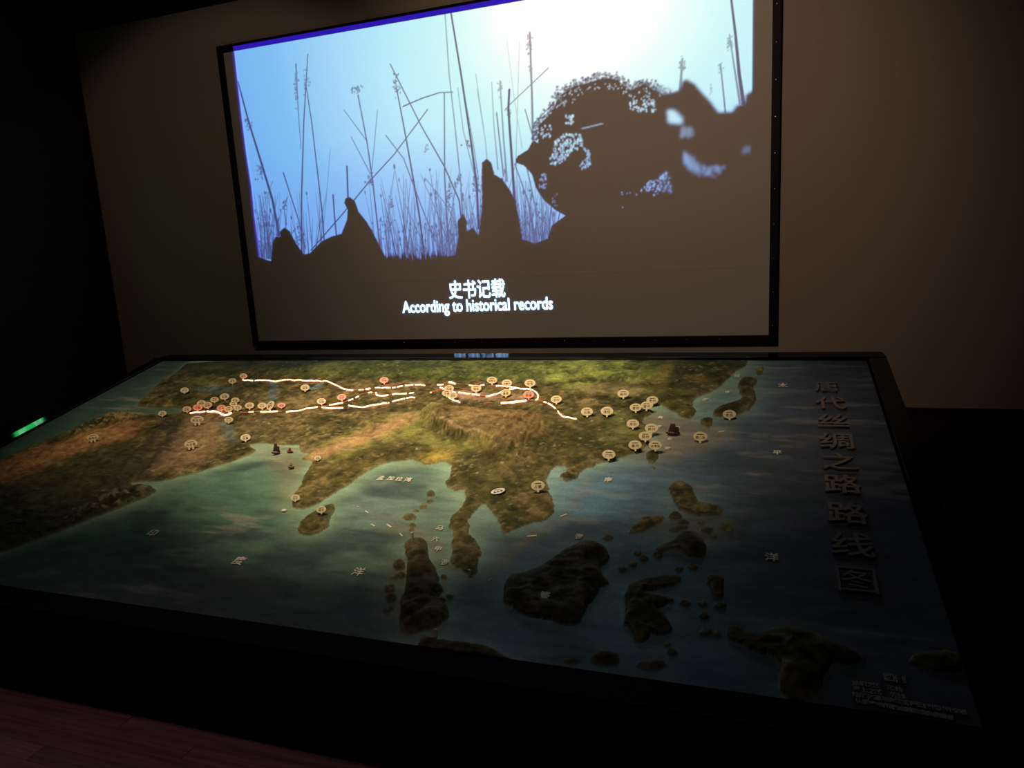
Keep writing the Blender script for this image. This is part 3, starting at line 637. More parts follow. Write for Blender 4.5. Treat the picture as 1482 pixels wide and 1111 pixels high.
phil = region([(965, 745), (1050, 745), (1050, 785), (960, 790), (930, 760)], 10); sea = mix(sea, (.17, .165, .13), phil*.7)
sumw = region([(550, 800), (590, 800), (582, 905), (553, 895)], 9); sea = mix(sea, (.12, .11, .075), sumw*.6)
wisp = np.clip((fractal(NV, NU, 9, 46, 4)-.57)*6, 0, 1)*np.clip((lattice(NV, NU, 60, 90)-.35)*2.5, 0, 1)*(1-blur(land, 9))
sea = mix(sea, (.34, .33, .28), wisp*.50)
streak = np.clip((fractal(NV, NU, 8, 26, 4)-.5)*2.4, -.6, .6); sea = sea*(1+streak[..., None]*.34)
shore_glint = region([(683, 928), (701, 933), (722, 942), (745, 954), (764, 964), (766, 959), (744, 949), (720, 938), (700, 930)], 1); sea = mix(sea, (.25, .45, .75), shore_glint*.9)  # blue screen reflection along Java's shore, painted into the sea colour

base = lut(n_big*.35+n_mid*.4+n_fine*.25, [(.30, (.042, .042, .011)), (.45, (.082, .072, .022)), (.56, (.125, .100, .036)), (.68, (.23, .17, .08))])
C = base.copy()
C = mix(C, (.058, .058, .017), region([(690, 650), (720, 625), (800, 592), (935, 600), (940, 650), (800, 680), (720, 690), (650, 695)], 12)*.68)
C = mix(C, (.062, .068, .018), region([(650, 690), (800, 680), (800, 770), (700, 770), (660, 840), (640, 760)], 10)*.55)
C = mix(C, (.12, .17, .045), region([(380, 515), (1000, 515), (960, 550), (800, 556), (560, 548), (400, 547)], 6)*(.45+.4*n_mid))
C = mix(C, (.28, .33, .085), region([(775, 530), (845, 518), (960, 518), (955, 545), (935, 575), (915, 582), (880, 570), (790, 560)], 9)*np.clip((n_mid-.33)*3, 0, 1)*.85)
C = mix(C, (.26, .21, .105), region([(835, 562), (870, 556), (935, 562), (930, 575), (890, 574), (850, 576)], 4)*.75)
C = mix(C, (.035, .055, .018), region([(490, 524), (640, 524), (640, 536), (580, 546), (500, 540)], 5)*np.clip((n_mid-.3)*3.2, 0, 1)*.85)
C = mix(C, (.030, .042, .018), region([(250, 522), (480, 522), (440, 540), (380, 536), (340, 545), (250, 548)], 6)*.8)
C = mix(C, (.16, .17, .04), region([(262, 556), (300, 545), (320, 552), (300, 562)], 4)*.7)
C = mix(C, (.035, .05, .014), region([(930, 520), (1090, 515), (1060, 545), (1040, 565), (1010, 570), (975, 560), (930, 545)], 8)*.75)
C = mix(C, (.24, .20, .06), region([(948, 548), (970, 520), (978, 520), (970, 545), (958, 572), (945, 580)], 4)*.7)
C = mix(C, (.26, .17, .05), region([(990, 548), (1015, 545), (1026, 549), (1012, 560)], 3)*.6)
C = mix(C, (.085, .085, .022), region([(930, 575), (960, 560), (1005, 565), (1006, 605), (985, 606), (955, 590)], 6)*.7)
C = mix(C, (.23, .235, .085), region([(886, 598), (905, 590), (905, 612), (925, 628), (915, 640), (880, 645), (870, 635), (890, 620)], 7)*.75)
C = mix(C, (.40, .265, .18), region([(655, 568), (690, 569), (725, 576), (775, 574), (770, 580), (715, 584), (668, 583), (656, 577)], 3)*.9)
C = mix(C, (.235, .155, .065), plat*.7)
C = mix(C, (.29, .185, .08), region([(660, 592), (740, 590), (770, 600), (740, 620), (690, 615)], 8, PLT)*np.clip((n_mid-.35)*3, 0, 1)*.7)
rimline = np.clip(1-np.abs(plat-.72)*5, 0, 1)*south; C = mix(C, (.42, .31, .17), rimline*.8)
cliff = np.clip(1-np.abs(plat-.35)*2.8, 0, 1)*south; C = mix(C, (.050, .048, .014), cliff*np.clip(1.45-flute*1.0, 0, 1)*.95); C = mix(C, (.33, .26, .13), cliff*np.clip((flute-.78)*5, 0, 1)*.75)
C = mix(C, (.27, .27, .075), region([(440, 668), (470, 645), (530, 620), (585, 598), (640, 598), (612, 618), (640, 640), (720, 648), (700, 656), (640, 655), (600, 640), (560, 640), (500, 668)], 7)*.8)
C = mix(C, (.45, .275, .14), region([(438, 664), (452, 656), (480, 645), (530, 624), (575, 606), (612, 596), (598, 612), (548, 638), (500, 654), (462, 668)], 5)*.9)
C = mix(C, (.46, .34, .07), region([(606, 672), (615, 660), (632, 654), (655, 655), (650, 671), (628, 673)], 4)*.85)
C = mix(C, (.13, .105, .03), region([(440, 690), (456, 670), (510, 668), (570, 645), (560, 668), (500, 702), (455, 732), (425, 735)], 8)*.5)
C = mix(C, (.31, .20, .115), region([(275, 606), (325, 602), (318, 640), (300, 672), (245, 690), (215, 686), (235, 655)], 9)*.85)
C = mix(C, (.16, .12, .06), region([(330, 615), (420, 600), (440, 645), (350, 640)], 8)*.5)
C = mix(C, (.40, .20, .085), region([(-60, 690), (0, 669), (60, 650), (130, 630), (190, 612), (215, 614), (190, 636), (120, 654), (50, 684), (-40, 715)], 8)*.9)
C = mix(C, (.045, .042, .022), region([(-320, 900), (-320, 800), (-50, 720), (50, 690), (130, 660), (190, 652), (215, 660), (190, 700), (230, 706), (120, 770), (0, 805)], 12)*.85)
C = mix(C, (.055, .036, .026), rsr*.75)
C = mix(C, (.075, .06, .045), region([(255, 608), (246, 606), (170, 690), (160, 710), (185, 704), (215, 655)], 5)*.6)
C = mix(C, (.34, .26, .14), atlas*np.clip((n_fine-.48)*6, 0, 1)*.7); C = mix(C, (.26, .205, .14), som*np.clip((n_fine-.52)*6, 0, 1)*.8)
C = mix(C, (.10, .17, .19), region([(392, 553), (404, 556), (402, 575), (398, 592), (388, 590), (392, 572)], 2)*.85)
C = mix(C, (.17, .25, .28), region([(446, 566), (456, 562), (464, 556), (469, 557), (462, 564), (452, 568)], 1)*.85)
C = mix(C, (.12, .17, .17), region([(270, 571), (282, 566), (296, 561), (340, 564), (338, 572), (312, 574), (290, 570)], 3)*.7)
C = mix(C, (.14, .19, .18), region([(318, 610), (333, 612), (340, 632), (345, 648), (326, 636)], 3)*.7)
C = mix(C, (.34, .22, .12), region([(750, 735), (775, 715), (785, 735), (770, 752), (752, 748)], 7)*np.clip((n_mid-.4)*4, 0, 1)*.8)
C = mix(C, (.15, .095, .045), heng*np.clip((ridge-.6)*3, 0, 1)*.6)
ic = lut(n_mid*.6+n_fine*.4, [(.3, (.032, .030, .012)), (.5, (.065, .056, .022)), (.68, (.13, .105, .05))])
C = np.where((ids > 1)[..., None], ic, C)
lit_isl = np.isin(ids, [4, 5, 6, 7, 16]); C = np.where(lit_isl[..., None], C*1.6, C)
C = mix(C, (.33, .27, .13), np.clip(1-blur(land, 2)*1.0, 0, 1)*land*.75)
speckle = (RNG.random((NV, NU)) > .9988)*(ids == 1)*(U > 1.1); C = mix(C, (.6, .55, .42), blur(speckle, 1, 1, 1)*4*.6)
dabs = fractal(NV, NU, 4, 7, 2); C = C*np.clip(1+(n_fine-.5)[..., None]*1.2+(dabs-.5)[..., None]*.35+(n_mid-.5)[..., None]*.9, .35, 1.9)
C = mix(C, (.34, .27, .14), np.clip((dabs-.70)*8, 0, 1)*(ids == 1)*.5*np.clip(U-.9, 0, 1))
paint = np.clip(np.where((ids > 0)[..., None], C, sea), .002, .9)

P = np.stack([MXL+U, YF+V*TC-H*TS, ZF+V*TS+H*TC], -1).reshape(-1, 3)-TB
F = grid_faces(NV, NU); fid = ids[:-1, :-1].reshape(-1)
pc = paint.reshape(-1, 3)
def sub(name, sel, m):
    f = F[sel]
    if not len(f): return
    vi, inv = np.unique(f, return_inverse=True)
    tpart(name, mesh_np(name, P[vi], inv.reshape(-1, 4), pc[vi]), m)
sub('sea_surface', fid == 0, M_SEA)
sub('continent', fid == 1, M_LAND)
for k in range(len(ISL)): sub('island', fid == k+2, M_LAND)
# board under the plaster, closing its edges
tpart('map_board', hexa_me('map_board', [tl(M(a, b, n)) for n in (-.05, -.008) for a, b in ((0, 0), (WID, 0), (WID, LEN), (0, LEN))]), M_BODY)

def hgt(u, v):
    i = min(max(int(round(u/du)), 0), NU-1); j = min(max(int(round(v/(gv[1]-gv[0]))), 0), NV-1)
    return H[j, i]
def top(u, v):
    i = min(max(int(round(u/du)), 2), NU-3); j = min(max(int(round(v/(gv[1]-gv[0]))), 2), NV-3)
    return H[max(j-2, 0):j+3, max(i-4, 0):i+5].max()
def on_terrain(px, py, lift=0.):
    n = 0.
    for _ in range(4):
        u, v = on_map(px, py, n+lift); n = hgt(u, v)
    return u, v, n

# ---- glowing routes
def tube_me(name, pts, rad, seg=6):
    """round strip along world points"""
    vs, fs = [], []
    pts = [np.asarray(p) for p in pts]
    for i, p in enumerate(pts):
        d = pts[min(i+1, len(pts)-1)]-pts[max(i-1, 0)]; d = d/np.linalg.norm(d)
        s = np.cross(d, TN); s /= np.linalg.norm(s); t = np.cross(s, d)
        rr_ = rad*(.82+.36*random.random())
        for k in range(seg):
            a = 2*math.pi*k/seg; vs.append(p+(s*math.cos(a)+t*math.sin(a))*rr_)
    for i in range(len(pts)-1):
        for k in range(seg):
            a, b = i*seg+k, i*seg+(k+1) % seg; fs.append((a, b, b+seg, a+seg))
    fs.append(tuple(range(seg))[::-1]); fs.append(tuple(range((len(pts)-1)*seg, len(pts)*seg)))
    return pydata(name, vs, fs, True)
def route(pts, rad=.0048, m=None, dim=False):
    w = []
    for px, py in pts:
        u, v, n = on_terrain(px, py, .004); w.append((u, v))
    w = np.array(w); seg = [w[0]]
    for a, b in zip(w[:-1], w[1:]):
        k = max(1, int(np.linalg.norm(b-a)/.02))
        seg += [a+(b-a)*(i+1)/k for i in range(k)]
    tpart('route_light', tube_me('route_light', [tl(M(u, v, hgt(u, v)+.004)) for u, v in seg], rad), M_LEDDIM if dim else M_LED, label='dim red stretch of the glowing route' if dim else None)
ROUTES = [
 [(351, 549.4), (358, 550), (366, 550.5)], [(369, 550.4), (379, 550), (390, 550.3), (398.6, 552), (407, 550), (414, 549)], [(415.5, 549.2), (430, 549.4), (438.6, 550.5), (450, 550.7), (459, 550.5), (464.5, 551)], [(466.5, 551.2), (474, 551.6), (485, 556), (493.7, 561), (502, 563.7), (511, 564.6)],
 [(519, 564.2), (526, 563.6)], [(529, 563), (536, 562)], [(543, 561), (550, 561)], [(552, 561), (565, 561)], [(568, 561), (572.5, 560.3)], [(575, 559.6), (583, 558)], [(586.5, 557.4), (597.5, 556.5)], [(600.5, 556.5), (608, 556.5), (615, 557.5)],
 [(633, 556.5), (641.6, 556)], [(650, 552.8), (654, 553.5), (659, 555.4)], [(679, 557), (682, 557.6)], [(682.5, 557.8), (694.6, 558)], [(695, 557.6), (701, 556.4)],
 [(718, 557.9), (725, 558), (738, 559), (747, 561), (760, 562.4), (771, 564.4), (777, 568), (779, 572.7), (778, 577.5), (775, 578.6)], [(737, 562.6), (747, 561.2)],
 [(787, 581.2), (791, 582.4)], [(793.5, 583.6), (799, 586.7), (804, 591)], [(807.5, 594.8), (808.6, 597), (814, 602), (822.6, 604), (834, 606)],
 [(476.4, 586), (485, 584.6), (496.4, 582.4)], [(504, 579.6), (511, 577)], [(514.5, 575.3), (519, 573)], [(533, 568), (538.5, 567.5)], [(544, 568), (545.4, 571.6), (551, 572.5), (562, 571.4)], [(568, 570.6), (578, 569.8), (588.6, 569)], [(592, 568.6), (599, 568)], [(622.5, 567.9), (624.5, 567.7)],
 [(637, 560.5), (642.6, 562.4)], [(654.5, 567), (659, 567.4)], [(664, 567.6), (672, 568.4), (680.4, 569.4)], [(683, 570), (694, 571.8)], [(703, 573.4), (713.5, 571), (725, 566.7)],
 [(649, 574.5), (655.6, 579), (665.5, 582)], [(725, 582.4), (736, 581.3), (753.5, 580.6), (761.5, 579.2)],
 [(275, 597.6), (288.3, 596.4), (297, 595)], [(299.7, 595), (312, 595), (318.6, 597.5), (325, 600.8), (330.5, 599.7), (334.8, 597)], [(360, 596), (367, 595.6)], [(377, 595.5), (390, 595.4), (402, 594.8)], [(414, 596), (425.7, 594.6), (435.4, 593.5)], [(436.5, 593.2), (450.5, 590.5), (459.5, 588.4)],
 [(466, 589.2), (476.4, 590.6)], [(477.5, 590.6), (496.4, 590)], [(504.5, 586.4), (518.6, 588.3), (540, 585.6), (550, 584.6), (560, 583)], [(561.5, 582.8), (563, 582.6)], [(567.5, 580.3), (577, 578), (586.5, 576.5)], [(588.5, 576), (600, 575)],
]
THICK = {13, 33, 36, 38, 44}
for i, r_ in enumerate(ROUTES): route(r_, .0056 if i in THICK else .0040)
DIM = [[(511, 564.6), (519, 564.2)], [(526, 563.6), (529, 563)], [(641.6, 556), (646, 552.9), (650, 552.8)], [(659, 555.4), (667, 556)], [(674, 556), (679, 557)], [(708, 557.5), (718, 557.9)], [(496.4, 582.4), (504, 579.6)], [(519, 573), (525, 569.4), (533, 568)], [(538.5, 567.5), (544, 568)], [(562, 571.4), (568, 570.6)], [(624.5, 567.5), (632, 565), (641, 564.3)], [(694, 571.8), (703, 573.4)], [(700.5, 583), (712, 582.6)],
       [(778, 577.5), (787, 581.2)], [(804, 591), (807.5, 594.8)], [(272, 598), (275, 597.6)], [(347.8, 596), (360, 596)], [(367, 595.6), (377, 595.5)], [(402, 594.8), (408, 595.7)], [(459.5, 588.4), (471, 586.5)], [(556, 556.3), (576, 556), (583, 555)], [(666, 561.5), (676, 562)], [(686, 555.5), (697, 553)]]
for r_ in DIM: route(r_, .0023, dim=True)

# ---- lettering fixed on the map
R_MAP = Matrix.Rotation(TILT, 4, 'X')
def letter(ch, px, py, w_px, h=None, ext=.0015, m=M_LETTER, off=.0, name='sea_lettering', rot=0., lift=.004, res=2, sy=1.):
    u, v, n = on_terrain(px, py, lift); p = tl(M(u, v, n+lift))
    q = M(u, v, n); k = w_px*(np.dot(q-EYEP, CF))/FPX
    o = tpart(name, text_me(ch, 1., ext/k, off, res), m)
    o.location = p; o.rotation_euler = (R_MAP @ Matrix.Rotation(rot, 4, 'Z')).to_euler(); o.scale = (k, k*sy, k)
    return o
for ch, px, py, w in [('印', 220.5, 771, 15), ('度', 346.5, 811, 17), ('洋', 519, 827, 17), ('孟', 551.5, 691.5, 10), ('加', 565.5, 692, 10), ('拉', 578, 693, 10), ('湾', 591, 694, 10),
                      ('马', 636.5, 764, 11), ('六', 630.5, 780, 10), ('甲', 634, 794.5, 11), ('海', 644, 813.5, 12), ('太', 1133, 557, 12), ('平', 1125, 655, 12), ('洋', 1117, 806, 18), ('婆', 788.5, 861, 14),
                      ('日', 1066.5, 544, 8), ('本', 1053.5, 567, 8), ('海', 1020, 578, 9), ('南', 880.5, 694, 11), ('海', 838, 776, 12), ('黄', 956, 604, 7), ('海', 954, 617, 7), ('东', 981, 618, 7), ('海', 966, 648.5, 8), ('北', 969.5, 635, 7)]:
    letter(ch, px, py, w*1.12, off=.016, lift=.003)
slip = box_me('route_slip', -.5, .5, -.11, .11, 0, .12, .02)
for px, py, w, a in [(531, 741, 9, -.5), (540, 760, 9, -.45), (563, 761, 11, -.55), (580.5, 774, 9, -.65), (518, 733, 4, 0), (816, 746, 11, .75), (770, 776, 14, .25), (1044, 625, 9, .35), (709, 839, 7, 1.0)]:
    u, v, n = on_terrain(px, py); k = w*np.dot(M(u, v)-EYEP, CF)/FPX
    o = tpart('route_slip', slip, M_LETTER); o.location = tl(M(u, v, n+.001)); o.rotation_euler = (R_MAP @ Matrix.Rotation(a, 4, 'Z')).to_euler(); o.scale = (k, k, k*.5)
for px, py, h in [(597, 775.5, 11), (679, 826, 12), (631, 915, 12)]:
    u, v, n = on_terrain(px, py+h/2); k = h*np.dot(M(u, v)-EYEP, CF)/FPX
    o = tpart('marker_post', box_me('marker_post', -.0055, .0055, -.003, .003, 0, k, .0012), M_LETTER); o.location = tl(M(u, v, n))
for i, (ch, px, py) in enumerate(zip('唐代丝绸之路路线图', (1196, 1202, 1205, 1210, 1215, 1219, 1226, 1233, 1240), (559.5, 583, 608.5, 638, 667.5, 700.5, 742.5, 788, 839.5))):
    w = (34, 41, 45, 49, 50, 52, 56, 60, 64)[i]
    letter(ch, px, py, w, ext=.0045, m=M_TITLE, off={'图': -.004, '唐': .004}.get(ch, .013), name='title_character', lift=.009, res=4)
def legend(s, x0, y0_, x1, y1_, off=.02):
    n = len(s)
    for i, ch in enumerate(s):
        t = (i+.5)/n
        if ch != ' ': letter(ch, x0+(x1-x0)*t, y0_+(y1_-y0_)*t, (x1-x0)/n*1.0, off=off, m=M_LEGEND, name='legend_lettering')
legend('图例', 1279, 979, 1310, 984)
legend('丝绸之路 路线', 1233, 987, 1306, 998); legend('海上之路 航线', 1234, 995, 1310, 1008); legend('陆路驼道与海路航程图唐代对外交通', 1234, 1004, 1399, 1031); legend('依据史书所载绘制而成供参观者', 1238, 1013, 1380, 1039)

# ================================================================== PLACE MARKERS
def oval_me(name, rx, ry, th, seg=28):
    bm = bmesh.new(); rings = []
    for (s, z) in ((.93, -th/2), (1, -th*.3), (1, th*.3), (.93, th/2)):
        rings.append([bm.verts.new((rx*s*math.cos(2*math.pi*k/seg), ry*s*math.sin(2*math.pi*k/seg), z)) for k in range(seg)])
    for a, b in zip(rings[:-1], rings[1:]):
        for k in range(seg): bm.faces.new((a[k], a[(k+1) % seg], b[(k+1) % seg], b[k]))
    bm.faces.new(rings[0][::-1]); bm.faces.new(rings[-1])
    me = bpy.data.meshes.new(name); bm.to_mesh(me); bm.free(); return me
def stem_me():
    bm = bmesh.new()
    prof = [(-.0, .0045), (.008, .0045), (.014, .006)]   # height along the plate, half width: flares into the plaque
    ring = []
    for h, w in prof: ring.append([bm.verts.new((x, h, z)) for x, z in ((-w, -.0018), (w, -.0018), (w, .0018), (-w, .0018))])
    for a, b in zip(ring[:-1], ring[1:]):
        for k in range(4): bm.faces.new((a[k], a[(k+1) % 4], b[(k+1) % 4], b[k]))
    bm.faces.new(ring[0][::-1]); bm.faces.new(ring[-1])
    me = bpy.data.meshes.new('stem'); bm.to_mesh(me); bm.free(); return me
OV = {}; ST = {}
def plaque_me(kind, wide):
    k = (kind, wide)
    if k not in OV:
        me = oval_me('plaque', .035, .021 if wide else .0245, .004); me.materials.append({'c': M_CREAM, 'r': M_REDLIT, 'w': M_WHITE}[kind]); OV[k] = me
    return OV[k]
def stem_of(kind):
    if kind not in ST:
        me = stem_me(); me.materials.append({'c': M_CREAM, 'r': M_REDLIT, 'w': M_WHITE}[kind]); ST[kind] = me
    return ST[kind]
LEAN = math.radians(26)
def marker(px, py, w, cap, kind, label, wide=False, yaw=0., roll=0., flat=False, ink=None):
    u, v = on_map(px, py, .030)
    h0 = hgt(u, v)
    for _ in range(3): u, v = on_map(px, py, h0+.030); h0 = hgt(u, v-.012)
    q = M(u, v, h0+.03); dist = np.dot(q-EYEP, CF); az = math.atan2(-q[0], q[1])
    yaw += az*.8
    k = w*dist/FPX/max(math.cos(az-yaw), .55)/.070
    if not wide: k = min(k, 1.12)
    rot = Matrix.Rotation(yaw, 4, 'Z') @ Matrix.Rotation(math.pi/2-LEAN, 4, 'X') @ Matrix.Rotation(roll, 4, 'Z')
    if flat:
        u, v, h0 = on_terrain(px, py+1); rot = R_MAP @ Matrix.Rotation(.12, 4, 'X') @ Matrix.Rotation(yaw, 4, 'Z')
        base = M(u, v-.02, top(u, v)+.006)
    else:
        base = q-np.array(rot.to_3x3() @ Vector((0, .0335*k, 0)))
        # stand it on the ground below
        uu, vv = base[0]-MXL, (base[1]-YF)*TC+(base[2]-ZF)*TS
        base = M(uu, vv, top(uu, vv)+.003)
    o = empty('place_marker', base, label, 'map marker', 'oval place markers standing on the relief map', rot.to_euler())
    o.scale = (k, k, k)
    cy = .0335 if not flat else .02
    pl = link('plaque', plaque_me(kind, wide), None, o, (0, cy, 0))
    if not flat:
        if wide:
            for s in (-.010, .010): link('stem', stem_of(kind), None, o, (s, 0, 0))
        else: link('stem', stem_of(kind), None, o)
    n = len(cap); s = .0185 if n <= 2 else .015
    for i, ch in enumerate(cap):
        t = link('caption', text_me(ch, 1., 0, .012, 1, key=kind == 'r'), ink or (M_INKR if kind == 'r' else M_INK), pl, ((i-(n-1)/2)*s*1.08, -.0055, .0026))
        t.scale = (s, s, s)
    ln = link('caption_line', CAPLINE, None, pl, (0, .0105, .0022))
    return o
CAPLINE = box_me('caption_line', -.016, .016, -.0017, .0017, 0, .0006); CAPLINE.materials.append(M_INK)
MK = [
 (352, 543, 10.5, '碎叶', 'c', 'small peach marker above the left tip of the upper glowing route'),
 (336, 550, 11, '里海', 'c', 'small tan marker just left of the upper glowing route\'s left tip'),
 (267, 564, 11.5, '罗马', 'c', 'lone tan marker on dark green land near the map\'s far left corner'),
 (234.5, 597, 11, '埃及', 'c', 'dull brown marker left of the lower glowing route, by the pale sea strip'),
 (270, 591, 12, '安都', 'c', 'tan marker at the very left end of the lower glowing route'),
 (286, 589, 13, '大秦', 'r', 'coral marker behind the left end of the lower glowing route'),
 (291, 582, 12, '拂菻', 'c', 'tan marker standing just behind the leftmost coral marker'),
 (300, 585.5, 13, '波斯', 'c', 'wide-looking tan marker immediately right of the leftmost coral marker'),
 (310, 577, 11.5, '可萨', 'c', 'tan marker alone in the back row above the left lower route'),
 (325, 574, 13, '突厥', 'c', 'rearmost tan marker of the left cluster, beside a blue lake'),
 (340, 578, 11.5, '安息', 'c', 'upper peach marker of three overlapping in the left cluster'),
 (337.5, 583.5, 10.5, '木鹿', 'c', 'middle peach marker of three overlapping in the left cluster'),
 (343.5, 588.5, 11.5, '番兜', 'c', 'lowest tan marker of three overlapping in the left cluster'),
 (320, 589, 12.5, '巴格', 'r', 'coral marker behind the bend of the left lower route'),
 (330.5, 591, 12, '达城', 'c', 'orange-tinted tan marker right at the dip of the left lower route'),
 (361, 586, 13, '呼罗', 'c', 'tan marker behind the lower route, right of the left cluster'),
 (379, 586, 12.5, '布哈', 'c', 'tan marker behind the lower route, left of the twisted marker'),
 (391.5, 587, 11.5, '撒马', 'c', 'yellowish marker twisted sideways behind the lower route'),
 (407, 585, 11, '康国', 'r', 'small coral marker behind the lower route, right of the twisted marker'),
 (441.6, 561, 13, '咸海', 'c', 'olive-tan marker standing beside the small blue lake'),
 (465, 580, 13, '石国', 'c', 'tan marker where the lower glowing route forks'),
 (494.5, 574, 13, '怛罗', 'r', 'coral marker behind the middle glowing route, right of the fork'),
 (555.7, 550, 13, '弓月', 'r', 'coral marker standing alone behind the upper glowing route'),
 (331, 607, 12, '巴士', 'c', 'tan marker in front of the left lower route\'s dip'),
 (355, 632, 14, '忽鲁', 'c', 'tan marker on the coast of the gulf above the sailing ships'),
 (285.5, 608, 18, '阿拉伯', 'c', 'wide tan plate on two stems just in front of the lower route'),
 (276.5, 643, 18, '大食国', 'c', 'wide tan plate on two stems standing on the sandy peninsula'),
 (134.5, 633, 15.5, '撒哈拉', 'c', 'wide brown plate alone on the orange desert at the left'),
 (459, 660, 9.5, '信德', 'c', 'tiny tan marker on yellow sand beside the sailing ships'),
 (427, 718.5, 13, '没来', 'c', 'tan marker on the southern tip of the big peninsula'),
 (464.5, 735.5, 14, '师子', 'c', 'tan marker on the leaf-shaped island off the peninsula'),
 (712, 549.5, 15, '伊犁河', 'c', 'cream marker furthest left behind the upper right glowing route'),
 (733.5, 554.5, 15, '乌鲁木', 'c', 'cream marker touching the upper right glowing route from behind'),
 (767, 554, 16, '哈密', 'c', 'cream marker behind the point where the right route curves down'),
 (689, 561.5, 15, '库车', 'c', 'cream marker between the bright dashes and the sand basin'),
 (732, 568.5, 15, '高昌', 'c', 'cream marker inside the loop, at the end of the basin route'),
 (765, 570.5, 16, '敦煌', 'r', 'coral marker inside the right loop of the glowing route'),
 (805, 577, 16, '凉州', 'c', 'dim tan marker above the descending tail of the glowing route'),
 (650, 562, 14, '疏勒', 'c', 'uppermost of three overlapping cream markers at the basin\'s left end'),
 (646.5, 568, 14, '于阗', 'c', 'lower left of three overlapping cream markers at the basin\'s left end'),
 (655.5, 571.5, 13, '莎车', 'c', 'lower right of three overlapping cream markers at the basin\'s left end'),
 (849.5, 595.5, 17.5, '长安', 'c', 'peach marker with reddish stem right of the glowing tail\'s end'),
 (878.5, 595, 18, '洛阳', 'c', 'cream marker second to the right of the glowing tail\'s end'),
 (902, 570, 17, '幽州', 'c', 'cream marker alone on the grassland at right, rearmost there'),
 (920, 589, 17, '青州', 'c', 'left one of three cream markers in a rising row by the grey sea'),
 (936, 586.5, 17, '登州', 'c', 'middle one of three cream markers in a rising row by the grey sea'),
 (944, 578, 17, '莱州', 'c', 'rearmost of three cream markers in a rising row by the grey sea'),
 (916, 613, 18, '海州', 'c', 'cream marker alone at the edge of the grey sea, below the rising row'),
 (943, 622.5, 19, '扬州', 'c', 'cream marker behind another, on the shore left of the dark ship'),
 (934, 631.5, 19, '明州', 'c', 'cream marker partly covering another, left of the dark ship'),
 (919, 643, 19, '泉州', 'c', 'cream marker on the coast left of the three-character one'),
 (948.5, 644.5, 19, '台湾岛', 'c', 'cream three-character marker above the small oval island'),
 (881, 656, 19, '广州', 'c', 'cream marker on the southern coast beside the blue bay'),
 (1055.5, 591.5, 18.5, '奈良', 'c', 'yellowish marker on the curved dark island at right'),
 (1013.6, 631, 20, '鹿儿岛', 'c', 'yellowish three-character marker in the sea right of the dark ship'),
 (778.6, 703.5, 20, '占婆', 'c', 'cream marker on the green peninsula right of the fallen white one'),
]
for m_ in MK:
    px, py, w, cap, kind, lab = m_
    marker(px, py, w, cap, kind, lab, wide=len(cap) == 3 and w in (18, 15.5), yaw={391.5: -.9, 300: .25}.get(px, random.uniform(-.08, .08)), roll={391.5: .35}.get(px, random.uniform(-.05, .05)))
marker(724, 712, 21, '真腊国', 'w', 'white oval marker fallen flat on the green peninsula', True, flat=True, yaw=.18)

# ================================================================== MODEL SHIPS
def hull_me(L, B, Hh):
    """tapered junk hull with raised bow and stern"""
    vs, fs = [], []; n = 9
    for i in range(n):
        t = i/(n-1)*2-1; w = B/2*(1-abs(t)**2.4*.75); top = Hh*(1+.75*abs(t)**2.2); keel = Hh*.75*abs(t)**3
        x = L/2*t
        vs += [(x*.92, 0, keel), (x, -w*.8, keel+Hh*.35), (x, -w, top), (x, w, top), (x, w*.8, keel+Hh*.35)]
    for i in range(n-1):
        for k in range(5):
            a, b = i*5+k, i*5+(k+1) % 5; fs.append((a, b, b+5, a+5))
    fs.append((0, 1, 2, 3, 4)); fs.append(tuple((n-1)*5+k for k in (4, 3, 2, 1, 0)))
    return pydata('hull', vs, fs)
def sail_me(w0, w1, h):
    """battened sail: bowed panel with five battens' folds"""
    vs, fs = [], []; n = 6
    for i in range(n+1):
        t = i/n; w = w0+(w1-w0)*t; bow = .05*h*math.sin(math.pi*t)+(.012*h if i % 2 else 0)
        for th in (0, .03*h):
            vs += [(-w*.45+t*.12*h, -bow-th, t*h), (0+t*.12*h, -bow*1.6-th, t*h), (w*.55+t*.12*h, -bow-th, t*h)]
    for i in range(n):
        a, b = i*6, (i+1)*6
        for k in (0, 1): fs += [(a+k, a+k+1, b+k+1, b+k), (a+3+k, b+3+k, b+4+k, a+4+k)]
        fs += [(a, b, b+3, a+3), (a+2, a+5, b+5, b+2)]
    fs += [(0, 3, 4, 1), (1, 4, 5, 2), (n*6, n*6+1, n*6+4, n*6+3), (n*6+1, n*6+2, n*6+5, n*6+4)]
    return pydata('sail', vs, fs)
def mast_me(h, r_):
    vs = [(r_*math.cos(k*math.pi/3)*s, r_*math.sin(k*math.pi/3)*s, z) for z, s in ((0, 1), (h, .5)) for k in range(6)]
    return pydata('mast', vs, [(k, (k+1) % 6, 6+(k+1) % 6, 6+k) for k in range(6)]+[(5, 4, 3, 2, 1, 0), (6, 7, 8, 9, 10, 11)])
def ship(px, py, w_px, h_px, label, hm, sm, yaw, sails):
    u, v, n = on_terrain(px, py+h_px*.40); dist = np.dot(M(u, v)-EYEP, CF)/FPX
    L, Hs = w_px*dist, h_px*dist
    o = empty('model_ship', M(u, v, n+.004), label, 'model ship', None, (0, 0, yaw))
    link('hull', hull_me(L, L*.34, Hs*.17), hm, o)
    for x, s, ml in sails:
        mo = link('mast', mast_me(Hs*s*1.06, L*.018), hm, o, (x*L, 0, Hs*.1))
        link('sail', sail_me(L*.58*s, L*.34*s, Hs*s*.76), ml, mo, (0, 0, Hs*.2*s))
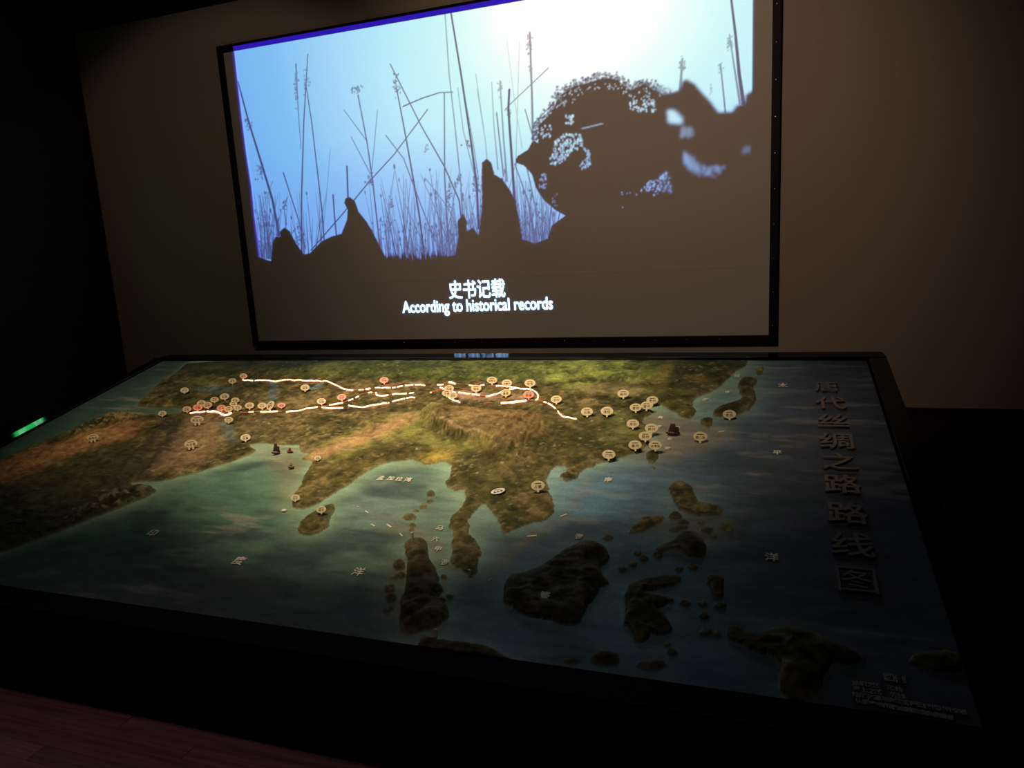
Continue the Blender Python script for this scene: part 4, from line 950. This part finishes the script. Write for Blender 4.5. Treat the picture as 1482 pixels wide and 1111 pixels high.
ship(974, 624, 20, 16, 'dark brown model ship with tall mast on the grey sea at right', M_HULL, M_SAIL, .05, [(-.08, 1, M_SAIL), (.22, .72, M_SAIL)])
ship(400, 652, 12, 15, 'model ship with dark purple sail, leftmost off the north coast', M_HULL, M_SAIL, .5, [(-.05, 1, M_SAIL), (.25, .7, M_SAIL)])
ship(420, 652, 11, 8, 'low red model ship close to the north shore', M_REDHULL, M_REDHULL, .0, [(0, .8, M_REDHULL)])
ship(422, 674, 9, 13, 'model ship with pale yellow sail, nearest the big peninsula', M_HULL, M_SAILW, .5, [(-.05, 1, M_SAILW)])
# a small white shell-like bead lying on the sea
u, v, n = on_terrain(411.5, 740)
bead = bpy.data.meshes.new('white_bead'); bm = bmesh.new(); bmesh.ops.create_icosphere(bm, subdivisions=2, radius=.012)
for v_ in bm.verts: v_.co.z = v_.co.z*.6+.006; v_.co.x *= 1.15
bm.to_mesh(bead); bm.free()
o = link('white_bead', bead, M_WHITE, None, tuple(M(u, v, n))); o['label'] = 'small white bead on the sea left of the leaf-shaped island'; o['category'] = 'bead'

# ================================================================== EXIT SIGN (its green light streaks the table's left rim)
ex = empty('exit_sign', (XL+.03, 5.05, 2.18), 'green lit emergency exit sign on the dark left wall', 'sign')
link('housing', box_me('housing', -.028, .0, -.20, .20, -.085, .085, .006), M_HOUSING, ex)
face = link('lit_face', box_me('lit_face', 0, .006, -.18, .18, -.068, .068, .002), M_EXIT, ex)
def flat_poly(name, pts, m):
    vs = [(.0065+d, a, b) for d in (0, .002) for a, b in pts]; n = len(pts)
    link(name, pydata(name, vs, [tuple(range(n)), tuple(range(2*n-1, n-1, -1))]+[(k, (k+1) % n, n+(k+1) % n, n+k) for k in range(n)]), m, face)
flat_poly('arrow', [(-.15, .0), (-.11, .035), (-.11, .014), (-.05, .014), (-.05, -.014), (-.11, -.014), (-.11, -.035)], M_EXITW)
flat_poly('doorway', [(.07, -.055), (.085, -.055), (.085, .042), (.135, .042), (.135, -.055), (.15, -.055), (.15, .057), (.07, .057)], M_EXITW)
